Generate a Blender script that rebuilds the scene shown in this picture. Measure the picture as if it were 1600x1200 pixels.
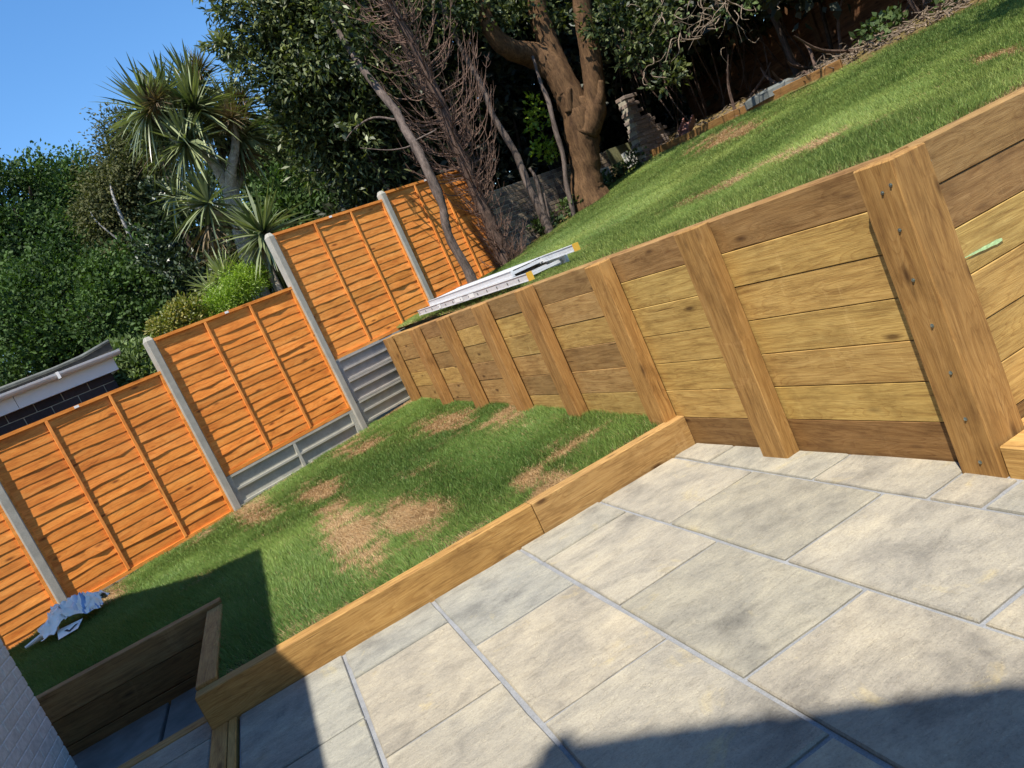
import bpy, math, random
import numpy as np
from mathutils import Matrix, Vector
rad = math.radians
for o in list(bpy.data.objects): bpy.data.objects.remove(o)
S = bpy.context.scene
COL = S.collection
rng = np.random.default_rng(7)
random.seed(7)

# ------------------------------------------------------------------ camera, world, sun, exposure
RM = np.array([[0.84672, -0.33864, -0.41034], [-0.43544, 0.00207, -0.90022], [0.30570, 0.94091, -0.14570]])
FPX, CAMZ = 1173.4, 1.6
cam = bpy.data.cameras.new('camera'); cam_o = bpy.data.objects.new('camera', cam); COL.objects.link(cam_o)
cam.sensor_fit = 'HORIZONTAL'; cam.sensor_width = 36; cam.lens = FPX / 1600 * 36; cam.clip_end = 2000; cam.clip_start = 0.05
m = Matrix.Identity(4)
for i in range(3):
    m[i][0] = RM[0][i]; m[i][1] = -RM[1][i]; m[i][2] = -RM[2][i]
m.translation = Vector((0, 0, CAMZ)); cam_o.matrix_world = m
S.camera = cam_o
S.render.resolution_x, S.render.resolution_y = 1024, 768

SUN = np.array([0.34, 0.41, -1.0]); SUN /= np.linalg.norm(SUN)      # the way the light travels
W = bpy.data.worlds.new('World'); S.world = W; W.use_nodes = True
wn = W.node_tree.nodes; bg = wn['Background']
sky = wn.new('ShaderNodeTexSky'); sky.sky_type = 'NISHITA'; sky.sun_disc = False
sky.sun_elevation = math.asin(-SUN[2]); sky.sun_rotation = math.atan2(-SUN[0], -SUN[1])
sky.air_density = 1.0; sky.dust_density = 0.2; sky.ozone_density = 2.0; sky.altitude = 50
hsv = wn.new('ShaderNodeHueSaturation'); hsv.inputs['Saturation'].default_value = 1.25
W.node_tree.links.new(sky.outputs[0], hsv.inputs['Color']); W.node_tree.links.new(hsv.outputs[0], bg.inputs[0]); bg.inputs[1].default_value = 0.135
sl = bpy.data.lights.new('sun', 'SUN'); sl.energy = 5.0; sl.angle = rad(0.55); sl.color = (1, 0.94, 0.84)
so = bpy.data.objects.new('sun', sl); COL.objects.link(so)
so.rotation_euler = Vector(SUN).to_track_quat('-Z', 'Y').to_euler(); so.location = (-6, -8, 18)
S.view_settings.view_transform = 'Standard'; S.view_settings.look = 'None'
S.view_settings.exposure = 0.80; S.view_settings.gamma = 1.0; S.view_settings.use_curve_mapping = False

# ------------------------------------------------------------------ photo pixel -> direction -> point
def ray(x, y): return RM.T @ np.array([x - 800, y - 600, FPX])
def at(x, y, r):                       # a pixel at a horizontal range r from the camera
    d = ray(x, y); return np.array([0, 0, CAMZ]) + d * (r / math.hypot(d[0], d[1]))
def onz(x, y, z):
    d = ray(x, y); return np.array([0, 0, CAMZ]) + d * ((z - CAMZ) / d[2])
def z2(u, v): return 500 + .35 * u, .35 * v

# ------------------------------------------------------------------ mesh helpers
def mesh(name, V, F, smooth=False):
    me = bpy.data.meshes.new(name)
    V = np.asarray(V, dtype=np.float32)
    if isinstance(F, np.ndarray):
        n, k = F.shape
        me.vertices.add(len(V)); me.vertices.foreach_set('co', V.ravel())
        me.loops.add(n * k); me.loops.foreach_set('vertex_index', F.astype(np.int32).ravel())
        me.polygons.add(n); me.polygons.foreach_set('loop_start', np.arange(0, n * k, k, dtype=np.int32))
        me.polygons.foreach_set('loop_total', np.full(n, k, dtype=np.int32))
        me.update(calc_edges=True)
    else:
        me.from_pydata(V.tolist(), [], F); me.update()
    if smooth: me.polygons.foreach_set('use_smooth', np.ones(len(me.polygons), dtype=bool))
    return me
def link(name, me, mat=None, parent=None, mw=None, color=None):
    if mat and not me.materials: me.materials.append(mat)
    o = bpy.data.objects.new(name, me); COL.objects.link(o)
    if parent: o.parent = parent
    if mw is not None: o.matrix_basis = mw
    if color: o.color = (*color, 1)
    return o
def obj(name, V, F, mat, parent=None, smooth=False, mw=None, color=None):
    return link(name, mesh(name, V, F, smooth), mat, parent, mw, color)
def tag(o, label=None, cat=None, group=None, kind=None):
    if label: o['label'] = label
    if cat: o['category'] = cat
    if group: o['group'] = group
    if kind: o['kind'] = kind
    return o
def empty(name, loc=(0, 0, 0), rz=0):
    o = bpy.data.objects.new(name, None); COL.objects.link(o); o.location = loc; o.rotation_euler = (0, 0, rz)
    o.empty_display_size = .1
    return o
def frame(origin, X, Z=(0, 0, 1)):     # matrix whose local x is X and local z close to Z
    X = Vector(X).normalized(); Z = Vector(Z); Y = Z.cross(X).normalized(); Z = X.cross(Y)
    M = Matrix.Identity(4)
    for i in range(3): M[i][0], M[i][1], M[i][2] = X[i], Y[i], Z[i]
    M.translation = Vector(origin); return M
class MB:
    def __init__(s): s.V = []; s.F = []
    def add(s, V, F):
        n = len(s.V); s.V += [tuple(v) for v in V]; s.F += [tuple(i + n for i in f) for f in F]
    def box(s, a, b):
        x0, y0, z0 = a; x1, y1, z1 = b
        s.add([(x0, y0, z0), (x1, y0, z0), (x1, y1, z0), (x0, y1, z0), (x0, y0, z1), (x1, y0, z1), (x1, y1, z1), (x0, y1, z1)],
              [(0, 3, 2, 1), (4, 5, 6, 7), (0, 1, 5, 4), (1, 2, 6, 5), (2, 3, 7, 6), (3, 0, 4, 7)])
    def obj(s, name, mat, parent=None, smooth=False, mw=None, color=None): return obj(name, s.V, s.F, mat, parent, smooth, mw, color)
def cbox(L, D, H, c):                   # chamfered box, 0..L, 0..D, 0..H
    V = []; idx = {}
    for sx in (0, 1):
        for sy in (0, 1):
            for sz in (0, 1):
                for ax in range(3):
                    p = [0, 0, 0]
                    for k, (s_, l) in enumerate(((sx, L), (sy, D), (sz, H))):
                        inset = 0 if k == ax else c
                        p[k] = l - inset if s_ else inset
                    idx[sx, sy, sz, ax] = len(V); V.append(p)
    F = []
    for ax in range(3):
        o1, o2 = [(1, 2), (2, 0), (0, 1)][ax]
        for s_ in (0, 1):
            q = []
            for a, b in ((0, 0), (1, 0), (1, 1), (0, 1)):
                k = [0, 0, 0]; k[ax] = s_; k[o1] = a; k[o2] = b; q.append(idx[(*k, ax)])
            F.append(tuple(q if s_ else q[::-1]))
    for ax in range(3):                  # edges along ax
        o1, o2 = [(1, 2), (2, 0), (0, 1)][ax]
        for a in (0, 1):
            for b in (0, 1):
                k0 = [0, 0, 0]; k0[o1] = a; k0[o2] = b; k1 = list(k0); k1[ax] = 1
                q = [idx[(*k0, o1)], idx[(*k1, o1)], idx[(*k1, o2)], idx[(*k0, o2)]]
                F.append(tuple(q if a != b else q[::-1]))
    for sx in (0, 1):
        for sy in (0, 1):
            for sz in (0, 1):
                q = [idx[sx, sy, sz, i] for i in range(3)]
                F.append(tuple(q if (sx + sy + sz) % 2 else q[::-1]))
    return V, F
_cb = {}
def cb(L, D, H, c, mat, topc=0):        # topc: a larger worn arris along the top edges
    k = (round(L, 3), round(D, 3), round(H, 3), round(c, 4), mat.name, topc)
    if k not in _cb:
        V_, F_ = cbox(L, D, H, c)
        if topc:
            for p in V_:
                if abs(p[2] - H) < 1e-6: p[1] += (topc - c) * (1 if p[1] < D / 2 else -1)
                elif abs(p[2] - (H - c)) < 1e-6: p[2] -= topc * .8 - c
        me = mesh('board', V_, F_); me.materials.append(mat); _cb[k] = me
    return _cb[k]
def tube(P, R, n=8, jit=0, cap=True, seed=0):
    P = np.array(P, float); r_ = np.random.default_rng(seed)
    V = []; F = []; up = np.array([0.31, 0.77, 0.55])
    T = np.gradient(P, axis=0)
    for i, p in enumerate(P):
        t = T[i] / (np.linalg.norm(T[i]) + 1e-9); a = np.cross(t, up); a /= np.linalg.norm(a) + 1e-9; b = np.cross(t, a)
        for j in range(n):
            q = 2 * math.pi * j / n; rr = R[i] * (1 + jit * r_.normal())
            V.append(p + rr * (a * math.cos(q) + b * math.sin(q)))
    for i in range(len(P) - 1):
        for j in range(n):
            k = (j + 1) % n; F.append((i * n + j, i * n + k, (i + 1) * n + k, (i + 1) * n + j))
    if cap: F.append(tuple(range(n))[::-1]); F.append(tuple((len(P) - 1) * n + j for j in range(n)))
    return V, F
def smooth_path(P, R, m=4):             # Catmull-Rom resample
    P = np.array(P, float); R = np.array(R, float); out = []; ro = []
    for i in range(len(P) - 1):
        p0, p1, p2, p3 = P[max(i - 1, 0)], P[i], P[i + 1], P[min(i + 2, len(P) - 1)]
        for k in range(m):
            t = k / m
            out.append(.5 * ((2 * p1) + (-p0 + p2) * t + (2 * p0 - 5 * p1 + 4 * p2 - p3) * t * t + (-p0 + 3 * p1 - 3 * p2 + p3) * t ** 3))
            ro.append(R[i] * (1 - t) + R[i + 1] * t)
    out.append(P[-1]); ro.append(R[-1]); return np.array(out), np.array(ro)
# value noise on numpy arrays
_perm = np.random.default_rng(3).random((256, 256))
def vnoise(x, y, s=1.0, o=0):
    x = np.asarray(x, float) * s + 17.3 + o; y = np.asarray(y, float) * s + 41.7 + o * 1.7
    xi = np.floor(x).astype(int); yi = np.floor(y).astype(int); fx = x - xi; fy = y - yi
    fx = fx * fx * (3 - 2 * fx); fy = fy * fy * (3 - 2 * fy); g = lambda a, b: _perm[a % 256, b % 256]
    return (g(xi, yi) * (1 - fx) + g(xi + 1, yi) * fx) * (1 - fy) + (g(xi, yi + 1) * (1 - fx) + g(xi + 1, yi + 1) * fx) * fy
def fbm(x, y, s=1.0, o=0): return .5 * vnoise(x, y, s, o) + .3 * vnoise(x, y, s * 2.1, o + 5) + .2 * vnoise(x, y, s * 4.3, o + 9)

# ------------------------------------------------------------------ materials
class NT:
    def __init__(s, name):
        s.m = bpy.data.materials.new(name); s.m.use_nodes = True; s.t = s.m.node_tree
        s.b = s.t.nodes['Principled BSDF']; s.out = s.t.nodes['Material Output']
    def n(s, typ, **kw):
        nd = s.t.nodes.new('ShaderNode' + typ)
        for k, v in kw.items():
            if k.startswith('_'): setattr(nd, k[1:], v)
        for k, v in kw.items():
            if not k.startswith('_'):
                key = int(k[1:]) if k[0] == 'i' and k[1:].isdigit() else k.replace('__', ' ')
                s.set(nd.inputs[key], v)
        return nd
    def set(s, sock, v):
        if isinstance(v, bpy.types.NodeSocket): s.t.links.new(v, sock)
        elif isinstance(v, bpy.types.Node): s.t.links.new(v.outputs[0], sock)
        else: sock.default_value = v
    def ramp(s, fac, stops):
        r = s.n('ValToRGB', i0=fac); e = r.color_ramp.elements
        while len(e) < len(stops): e.new(.5)
        for el, (p, c) in zip(e, stops): el.position = p; el.color = (*c, 1) if len(c) == 3 else c
        return r.outputs[0]
    def mix(s, a, b, fac, mode='MIX'):
        nd = s.t.nodes.new('ShaderNodeMix'); nd.data_type = 'RGBA'; nd.blend_type = mode
        s.set(nd.inputs[0], fac)
        for k, v in ((6, a), (7, b)): s.set(nd.inputs[k], (*v, 1) if isinstance(v, tuple) and len(v) == 3 else v)
        return nd.outputs[2]
    def coords(s, scale=(1, 1, 1), rnd=True, kind='Object'):
        tc = s.n('TexCoord'); v = tc.outputs[kind]
        if rnd:
            oi = s.n('ObjectInfo'); mul = s.n('VectorMath', _operation='SCALE'); s.set(mul.inputs[0], (37.1, 11.7, 53.9)); s.set(mul.inputs['Scale'], oi.outputs['Random'])
            v = s.n('VectorMath', _operation='ADD', i0=v, i1=mul.outputs[0]).outputs[0]
        return s.n('Mapping', Vector=v, Scale=scale).outputs[0]
    def bump(s, h, dist, strength=1.0, prev=None):
        b = s.n('Bump', Height=h, Distance=dist, Strength=strength)
        if prev is not None: s.set(b.inputs['Normal'], prev)
        return b.outputs[0]
    def tint(s, c):
        oi = s.n('ObjectInfo'); return s.mix(c, oi.outputs['Color'], 1.0, 'MULTIPLY')

def wood(name, light, mid, dark, knots=True, rough=.7, streak=True, grain=1.0, bump=.0016):
    t = NT(name)
    mul = lambda x, k: t.n('Math', _operation='MULTIPLY', i0=x, i1=k).outputs[0]
    add = lambda x, y: t.n('Math', _operation='ADD', i0=x, i1=y).outputs[0]
    g1 = t.n('TexNoise', Vector=t.coords((1.1, 9 * grain, 9 * grain)), Scale=2.2, Detail=6.0, Roughness=.7, Distortion=.5)
    wv = t.n('TexNoise', Vector=t.coords((.34, 3.4 * grain, 3.4 * grain)), Scale=1.6, Detail=2.0, Roughness=.4, Distortion=.25)
    fine = t.n('TexNoise', Vector=t.coords((4, 150, 150)), Scale=3.0, Detail=3.0)
    crack = t.n('TexNoise', Vector=t.coords((1.3, 60, 60)), Scale=1.4, Detail=2.0)
    blot = t.n('TexNoise', Vector=t.coords((2.4, 5, 5)), Scale=1.7, Detail=7.0, Roughness=.68)
    vo = t.n('TexVoronoi', Vector=t.coords((2.3, 7.0, 7.0)), Scale=1.0, Randomness=1.0)
    near = t.n('MapRange', i0=vo.outputs['Distance'], i1=0.0, i2=.55, i3=1.0, i4=0.0); near.interpolation_type = 'SMOOTHSTEP'
    ringc = add(mul(wv.outputs[0], 17.0), mul(near.outputs[0], 3.2 if knots else 0.0))
    fr = t.n('Math', _operation='FRACT', i0=ringc).outputs[0]
    line = t.ramp(fr, [(0, (.60, .50, .42)), (.12, (.78, .70, .63)), (.4, (1, 1, 1)), (.92, (1.03, 1.03, 1.02)), (1, (.66, .56, .48))])
    c = t.ramp(g1.outputs[0], [(.28, dark), (.5, mid), (.74, light)])
    c = t.mix(c, line, .48 if streak else .3, 'MULTIPLY')
    c = t.mix(c, t.ramp(fine.outputs[0], [(.35, (.74, .70, .66)), (.6, (1.05, 1.04, 1.02))]), .7, 'MULTIPLY')
    c = t.mix(c, t.ramp(crack.outputs[0], [(.235, (.30, .24, .20)), (.29, (1, 1, 1))]), .8, 'MULTIPLY')
    if knots:
        k = t.ramp(vo.outputs['Distance'], [(.05, (1, 1, 1)), (.09, (.55, .55, .55)), (.15, (0, 0, 0))])
        c = t.mix(c, (dark[0] * .30, dark[1] * .24, dark[2] * .22), mul(k, .85))
    if streak:                            # pale dried mud and water marks running across the timber
        st = t.n('TexNoise', Vector=t.coords((6, 1.1, 1.3)), Scale=1.5, Detail=5.0, Roughness=.75, Distortion=.4)
        c = t.mix(c, tuple(min(1, x * 1.3 + .06) for x in light), t.ramp(st.outputs[0], [(.60, (0, 0, 0)), (.80, (.45, .45, .45))]))
    c = t.mix(c, t.ramp(blot.outputs[0], [(.28, (.60, .56, .52)), (.48, (.95, .94, .93)), (.7, (1.12, 1.12, 1.1))]), .85 if streak else .45, 'MULTIPLY')
    t.set(t.b.inputs['Base Color'], t.tint(c)); t.b.inputs['Roughness'].default_value = rough
    t.b.inputs['Specular IOR Level'].default_value = .25
    h = add(add(mul(g1.outputs[0], .6), mul(fine.outputs[0], .5)), mul(t.ramp(crack.outputs[0], [(.235, (0, 0, 0)), (.30, (1, 1, 1))]), .8))
    t.set(t.b.inputs['Normal'], t.bump(h, bump)); return t.m
M = {}
M['sleeper'] = wood('sleeper_wood', (.53, .385, .17), (.43, .295, .115), (.26, .16, .06), grain=1.7, bump=.0022)
M['fence'] = wood('fence_wood', (.90, .39, .10), (.81, .285, .055), (.55, .16, .027), knots=True, streak=False, rough=.62, grain=.8, bump=.001)
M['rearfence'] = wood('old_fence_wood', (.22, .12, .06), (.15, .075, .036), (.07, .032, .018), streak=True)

def concrete(name, c1, c2, rough=.85):
    t = NT(name)
    a = t.n('TexNoise', Vector=t.coords(), Scale=7.0, Detail=8.0, Roughness=.7); f = t.n('TexNoise', Vector=t.coords(), Scale=240.0, Detail=2.0)
    c = t.ramp(a.outputs[0], [(.3, c1), (.68, c2)]); c = t.mix(c, t.ramp(f.outputs[0], [(.35, (.7, .7, .7)), (.62, (1.08, 1.08, 1.08))]), .7, 'MULTIPLY')
    t.set(t.b.inputs['Base Color'], t.tint(c)); t.b.inputs['Roughness'].default_value = rough
    t.set(t.b.inputs['Normal'], t.bump(f.outputs[0], .0012)); return t.m
M['concrete'] = concrete('post_concrete', (.33, .325, .29), (.47, .46, .41))
M['mortar'] = concrete('pale_mortar', (.17, .175, .18), (.26, .265, .27))
M['brickmortar'] = concrete('brick_mortar', (.30, .265, .20), (.44, .39, .30))
M['render'] = concrete('painted_wall', (.55, .52, .485), (.63, .60, .56))

def slabmat():
    t = NT('riven_sandstone')
    v = t.coords((1, 1, 1)); vs = t.coords((1.0, 1.7, 1)); vf = t.coords((1.3, 3.6, 1))
    a = t.n('TexNoise', Vector=v, Scale=2.6, Detail=8.0, Roughness=.6, Distortion=.5)
    b = t.n('TexNoise', Vector=vs, Scale=5.0, Detail=12.0, Roughness=.78, Distortion=.4)
    g = t.n('TexNoise', Vector=vf, Scale=9.0, Detail=9.0, Roughness=.8, Distortion=.3)
    f = t.n('TexNoise', Vector=v, Scale=110.0, Detail=6.0, Roughness=.8)
    y = t.n('TexNoise', Vector=v, Scale=3.4, Detail=5.0, Roughness=.7, Distortion=.8)
    c = t.ramp(a.outputs[0], [(.28, (.17, .162, .143)), (.43, (.265, .25, .214)), (.58, (.325, .302, .248)), (.76, (.375, .34, .265))])
    c = t.mix(c, (.44, .365, .19), t.ramp(y.outputs[0], [(.60, (0, 0, 0)), (.74, (.6, .6, .6))]))
    c = t.mix(c, t.ramp(b.outputs[0], [(.30, (.62, .62, .63)), (.5, (1, 1, 1)), (.70, (1.18, 1.17, 1.13))]), .9, 'MULTIPLY')
    c = t.mix(c, t.ramp(g.outputs[0], [(.33, (.76, .75, .74)), (.5, (1, 1, 1)), (.68, (1.16, 1.15, 1.12))]), .65, 'MULTIPLY')
    c = t.mix(c, t.ramp(f.outputs[0], [(.30, (.6, .6, .6)), (.48, (1, 1, 1)), (.70, (1.16, 1.16, 1.13))]), .85, 'MULTIPLY')
    led = t.n('TexNoise', Vector=vs, Scale=2.6, Detail=6.0, Roughness=.6, Distortion=.7)      # cleft ledges
    ln = t.n('Math', _operation='FRACT', i0=t.n('Math', _operation='DIVIDE', i0=led.outputs[0], i1=.075)).outputs[0]
    c = t.mix(c, t.ramp(ln, [(.0, (.66, .65, .63)), (.05, (.95, .95, .95)), (.12, (1, 1, 1)), (.90, (1, 1, 1)), (1.0, (1.3, 1.28, 1.22))]), .8, 'MULTIPLY')
    t.set(t.b.inputs['Base Color'], t.tint(c)); t.b.inputs['Roughness'].default_value = .74; t.b.inputs['Specular IOR Level'].default_value = .25
    st = t.n('Math', _operation='SNAP', i0=led.outputs[0], i1=.075)
    sm = t.n('Math', _operation='ADD', i0=t.n('Math', _operation='MULTIPLY', i0=st, i1=.5), i1=t.n('Math', _operation='MULTIPLY', i0=b.outputs[0], i1=.9))
    t.set(t.b.inputs['Normal'], t.bump(f.outputs[0], .002, .8, t.bump(g.outputs[0], .006, .7, t.bump(sm.outputs[0], .014, .85)))); return t.m
M['slab'] = slabmat()

def brickmat(name, cols, rough=.9):
    t = NT(name); oi = t.n('ObjectInfo')
    geo = t.n('Attribute', _attribute_name='tint')
    a = t.n('TexNoise', Vector=t.coords(), Scale=26.0, Detail=6.0, Roughness=.7)
    rr = t.n('Math', _operation='FRACT', i0=t.n('Math', _operation='ADD', i0=oi.outputs['Random'], i1=geo.outputs['Fac']))
    k = len(cols); c = t.ramp(rr, [(i / (k - 1) if k > 1 else 0, c_) for i, c_ in enumerate(cols)])
    c = t.mix(c, t.ramp(a.outputs[0], [(.3, (.62, .62, .62)), (.7, (1.15, 1.15, 1.15))]), .8, 'MULTIPLY')
    t.set(t.b.inputs['Base Color'], t.tint(c)); t.b.inputs['Roughness'].default_value = rough
    t.set(t.b.inputs['Normal'], t.bump(a.outputs[0], .004)); return t.m
M['brick'] = brickmat('stock_brick', [(.10, .08, .065), (.27, .205, .135), (.075, .06, .052), (.12, .09, .07), (.32, .24, .16)])
M['pierbrick'] = brickmat('salvaged_brick', [(.25, .18, .14), (.19, .15, .13), (.31, .235, .19)])
M['darkbrick'] = brickmat('dark_brick', [(.035, .026, .028), (.05, .035, .034), (.028, .022, .026)])
M['whitebrick'] = brickmat('white_painted_brick', [(.66, .62, .58), (.70, .66, .62), (.63, .60, .56)], .75)

def plain(name, c, rough=.6, metal=0, noise=.0, scale=8, spec=.5):
    t = NT(name)
    if noise:
        a = t.n('TexNoise', Vector=t.coords(), Scale=scale, Detail=6.0, Roughness=.65)
        cc = t.ramp(a.outputs[0], [(.3, tuple(x * (1 - noise) for x in c)), (.7, tuple(min(1, x * (1 + noise)) for x in c))]); t.set(t.b.inputs['Base Color'], t.tint(cc))
        t.set(t.b.inputs['Normal'], t.bump(a.outputs[0], .003))
    else: t.set(t.b.inputs['Base Color'], (*c, 1))
    t.b.inputs['Roughness'].default_value = rough; t.b.inputs['Metallic'].default_value = metal; t.b.inputs['Specular IOR Level'].default_value = spec
    return t.m
M['steel'] = plain('screw_steel', (.35, .42, .42), .35, 1)
M['alu'] = plain('aluminium', (.60, .61, .62), .45, .12, .06, 30)
M['hole'] = plain('rung_socket', (.10, .10, .105), .6)
M['yellow'] = plain('yellow_cap', (.62, .36, .04), .5)
M['sticker'] = plain('white_sticker', (.8, .8, .78), .5)
M['upvc'] = plain('white_plastic', (.70, .69, .68), .4, 0, .06, 3)
M['felt'] = plain('roof_felt', (.038, .036, .032), .95, 0, .4, 14)
M['rooftile'] = plain('roof_tile', (.26, .15, .11), .85, 0, .3, 9)
M['soil'] = plain('soil', (.10, .075, .05), 1, 0, .5, 6)
M['ground'] = plain('ground', (.09, .085, .05), 1, 0, .4, 1.5)
M['slate'] = plain('slate_stone', (.105, .112, .102), .8, 0, .35, 12)
M['darkslab'] = plain('dark_floor_slab', (.125, .122, .115), .42, 0, .35, 6)  # dark even tone with lower roughness for the path floor
M['red'] = plain('faded_red_plastic', (.19, .085, .07), .6, 0, .2, 20)
M['screen'] = plain('weathered_screen_block', (.42, .42, .38), .9, 0, .3, 14)
M['moss'] = plain('mossy_render', (.20, .20, .095), .95, 0, .35, 10)
M['greenpaint'] = plain('green_marker', (.40, .58, .28), .8, 0, .3, 60)
M['glass'] = plain('window_glass', (.03, .035, .04), .05)
M['door'] = plain('white_door', (.75, .75, .74), .4)

def bark(name, c1, c2, sc=(1, 1, .25), bumpd=.02):
    t = NT(name); v = t.coords(sc)
    a = t.n('TexNoise', Vector=v, Scale=9.0, Detail=7.0, Roughness=.7, Distortion=.6)
    fb = t.n('TexNoise', Vector=t.coords((26, 26, 5.0)), Scale=1.6, Detail=6.0, Roughness=.75)
    cc = t.mix(t.ramp(a.outputs[0], [(.3, c1), (.7, c2)]), t.ramp(fb.outputs[0], [(.34, (.45, .42, .4)), (.52, (1, 1, 1)), (.7, (1.3, 1.27, 1.2))]), .85, 'MULTIPLY')
    t.set(t.b.inputs['Base Color'], cc); t.b.inputs['Roughness'].default_value = .85
    t.b.inputs['Specular IOR Level'].default_value = .15
    t.set(t.b.inputs['Normal'], t.bump(fb.outputs[0], bumpd * .7, .9, t.bump(a.outputs[0], bumpd))); return t.m
M['bark'] = bark('warm_bark', (.045, .024, .012), (.155, .088, .042))
M['greybark'] = bark('grey_bark', (.06, .046, .038), (.20, .155, .13))
M['deadbark'] = bark('dead_bark', (.045, .03, .023), (.145, .095, .072), (1, 1, .6))
M['darkbark'] = bark('dark_bark', (.03, .022, .018), (.09, .065, .05))
M['palmbark'] = bark('palm_bark', (.24, .21, .16), (.58, .52, .43), (1, 1, 1.6))
M['birchbark'] = bark('birch_bark', (.12, .11, .10), (.48, .46, .43), (1, 1, 2))
M['twig'] = bark('dead_twig', (.07, .042, .032), (.21, .135, .10), bumpd=.002)
M['palestem'] = bark('pale_stem', (.085, .06, .042), (.32, .25, .18), bumpd=.002)

def leafmat(name, c1, c2, rough=.42, trans=.22, spec=.5):
    t = NT(name); at_ = t.n('Attribute', _attribute_name='tint')
    c = t.ramp(at_.outputs['Fac'], [(0, c1), (1, c2)])
    t.set(t.b.inputs['Base Color'], c); t.b.inputs['Roughness'].default_value = rough; t.b.inputs['Specular IOR Level'].default_value = spec
    tr = t.n('BsdfTranslucent', Color=t.mix(c, (1.3, 1.5, .5), 1.0, 'MULTIPLY')); mx = t.n('MixShader', i0=trans)
    t.set(mx.inputs[1], t.b.outputs[0]); t.set(mx.inputs[2], tr.outputs[0]); t.set(t.out.inputs[0], mx.outputs[0]); return t.m
M['leaf_dark'] = leafmat('dark_green_leaves', (.012, .028, .008), (.085, .145, .036), .62, .2, .15)
M['leaf_mid'] = leafmat('mid_green_leaves', (.026, .05, .017), (.14, .19, .065), .6, .2, .2)
M['leaf_bay'] = leafmat('glossy_evergreen_leaves', (.011, .024, .008), (.22, .245, .085), .45, .2, .3)
M['leaf_birch'] = leafmat('dull_birch_leaves', (.045, .055, .022), (.13, .125, .055), .7, .2, .1)
M['leaf_lime'] = leafmat('lime_green_leaves', (.13, .22, .018), (.33, .43, .045), .5, .35)
M['leaf_auburn'] = leafmat('yellowing_leaves', (.10, .13, .02), (.30, .23, .04), .5, .3)
M['leaf_palm'] = leafmat('strap_leaves', (.016, .034, .014), (.30, .33, .16), .3, .14)
M['leaf_brown'] = leafmat('dry_flower_stems', (.08, .055, .028), (.22, .155, .075), .8, .1)
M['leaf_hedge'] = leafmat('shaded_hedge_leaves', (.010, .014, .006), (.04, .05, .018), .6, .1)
M['leaf_monkey'] = leafmat('monkey_puzzle_leaves', (.012, .026, .010), (.06, .085, .028), .4, .05)

def grassmat():
    t = NT('grass'); a = t.n('Attribute', _attribute_name='col')
    t.set(t.b.inputs['Base Color'], a.outputs['Color']); t.b.inputs['Roughness'].default_value = .55; t.b.inputs['Specular IOR Level'].default_value = .3
    tr = t.n('BsdfTranslucent', Color=a.outputs['Color']); mx = t.n('MixShader', i0=.25)
    t.set(mx.inputs[1], t.b.outputs[0]); t.set(mx.inputs[2], tr.outputs[0]); t.set(t.out.inputs[0], mx.outputs[0]); return t.m
M['grass'] = grassmat()
def turfmat():
    t = NT('turf_soil'); a = t.n('Attribute', _attribute_name='col'); n_ = t.n('TexNoise', Vector=t.coords((1, 1, 1), False), Scale=60.0, Detail=5.0, Roughness=.7)
    c = t.mix(a.outputs['Color'], t.ramp(n_.outputs[0], [(.3, (.5, .5, .5)), (.7, (1.3, 1.3, 1.3))]), .8, 'MULTIPLY')
    t.set(t.b.inputs['Base Color'], c); t.b.inputs['Roughness'].default_value = 1; t.b.inputs['Specular IOR Level'].default_value = .05
    t.set(t.b.inputs['Normal'], t.bump(n_.outputs[0], .02)); return t.m
M['turf'] = turfmat()

# ------------------------------------------------------------------ the ground plan (metres; patio top is z = 0)
FO = np.array([-.70, 9.655]); FU = np.array([.918, .397]); FU /= np.linalg.norm(FU); FN = np.array([FU[1], -FU[0]])
def fp(s, off=0): return FO + FU * s + FN * off            # along the boundary fence, off = towards the garden
def fence_y(x): return FO[1] + (x - FO[0]) * FU[1] / FU[0]
def xpost(y): return 2.379 - .0601 * (y - 3.588)           # front face of the wall posts
def xboard(y): return xpost(y) + .10
def zl(x, y): return .2 + .024 * (y - 4.44) + .006 * (y - 4.44) * np.clip(x, -3, 3) + .018 * (fbm(x, y, .9) - .5)
def zu(x, y):
    d = np.maximum(x - xboard(y) - .1, 0)
    return 1.35 + .082 * d + .009 * d * d + .02 * d * (y - 9) / 4 + .03 * (fbm(x, y, .6, 3) - .5) * np.minimum(d, 1) \
        + .085 * np.exp(-((x - 2.5) / .9) ** 2) * np.clip((y - 5.2) / 4.0, 0, 1)
def on_upper(px_, py_):
    d = ray(px_, py_); h = math.hypot(d[0], d[1]); r = 3.0
    for _ in range(400):
        p = np.array([0, 0, CAMZ]) + d * (r / h)
        if p[2] < zu(p[0], p[1]): break
        r += .04
    return p
XE = 8.3                                                    # far edge of the upper lawn

ground = obj('ground', [(-300, -300, -.36), (300, -300, -.36), (300, 300, -.36), (-300, 300, -.36)], [(0, 1, 2, 3)], M['ground']); tag(ground, kind='structure')

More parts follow.
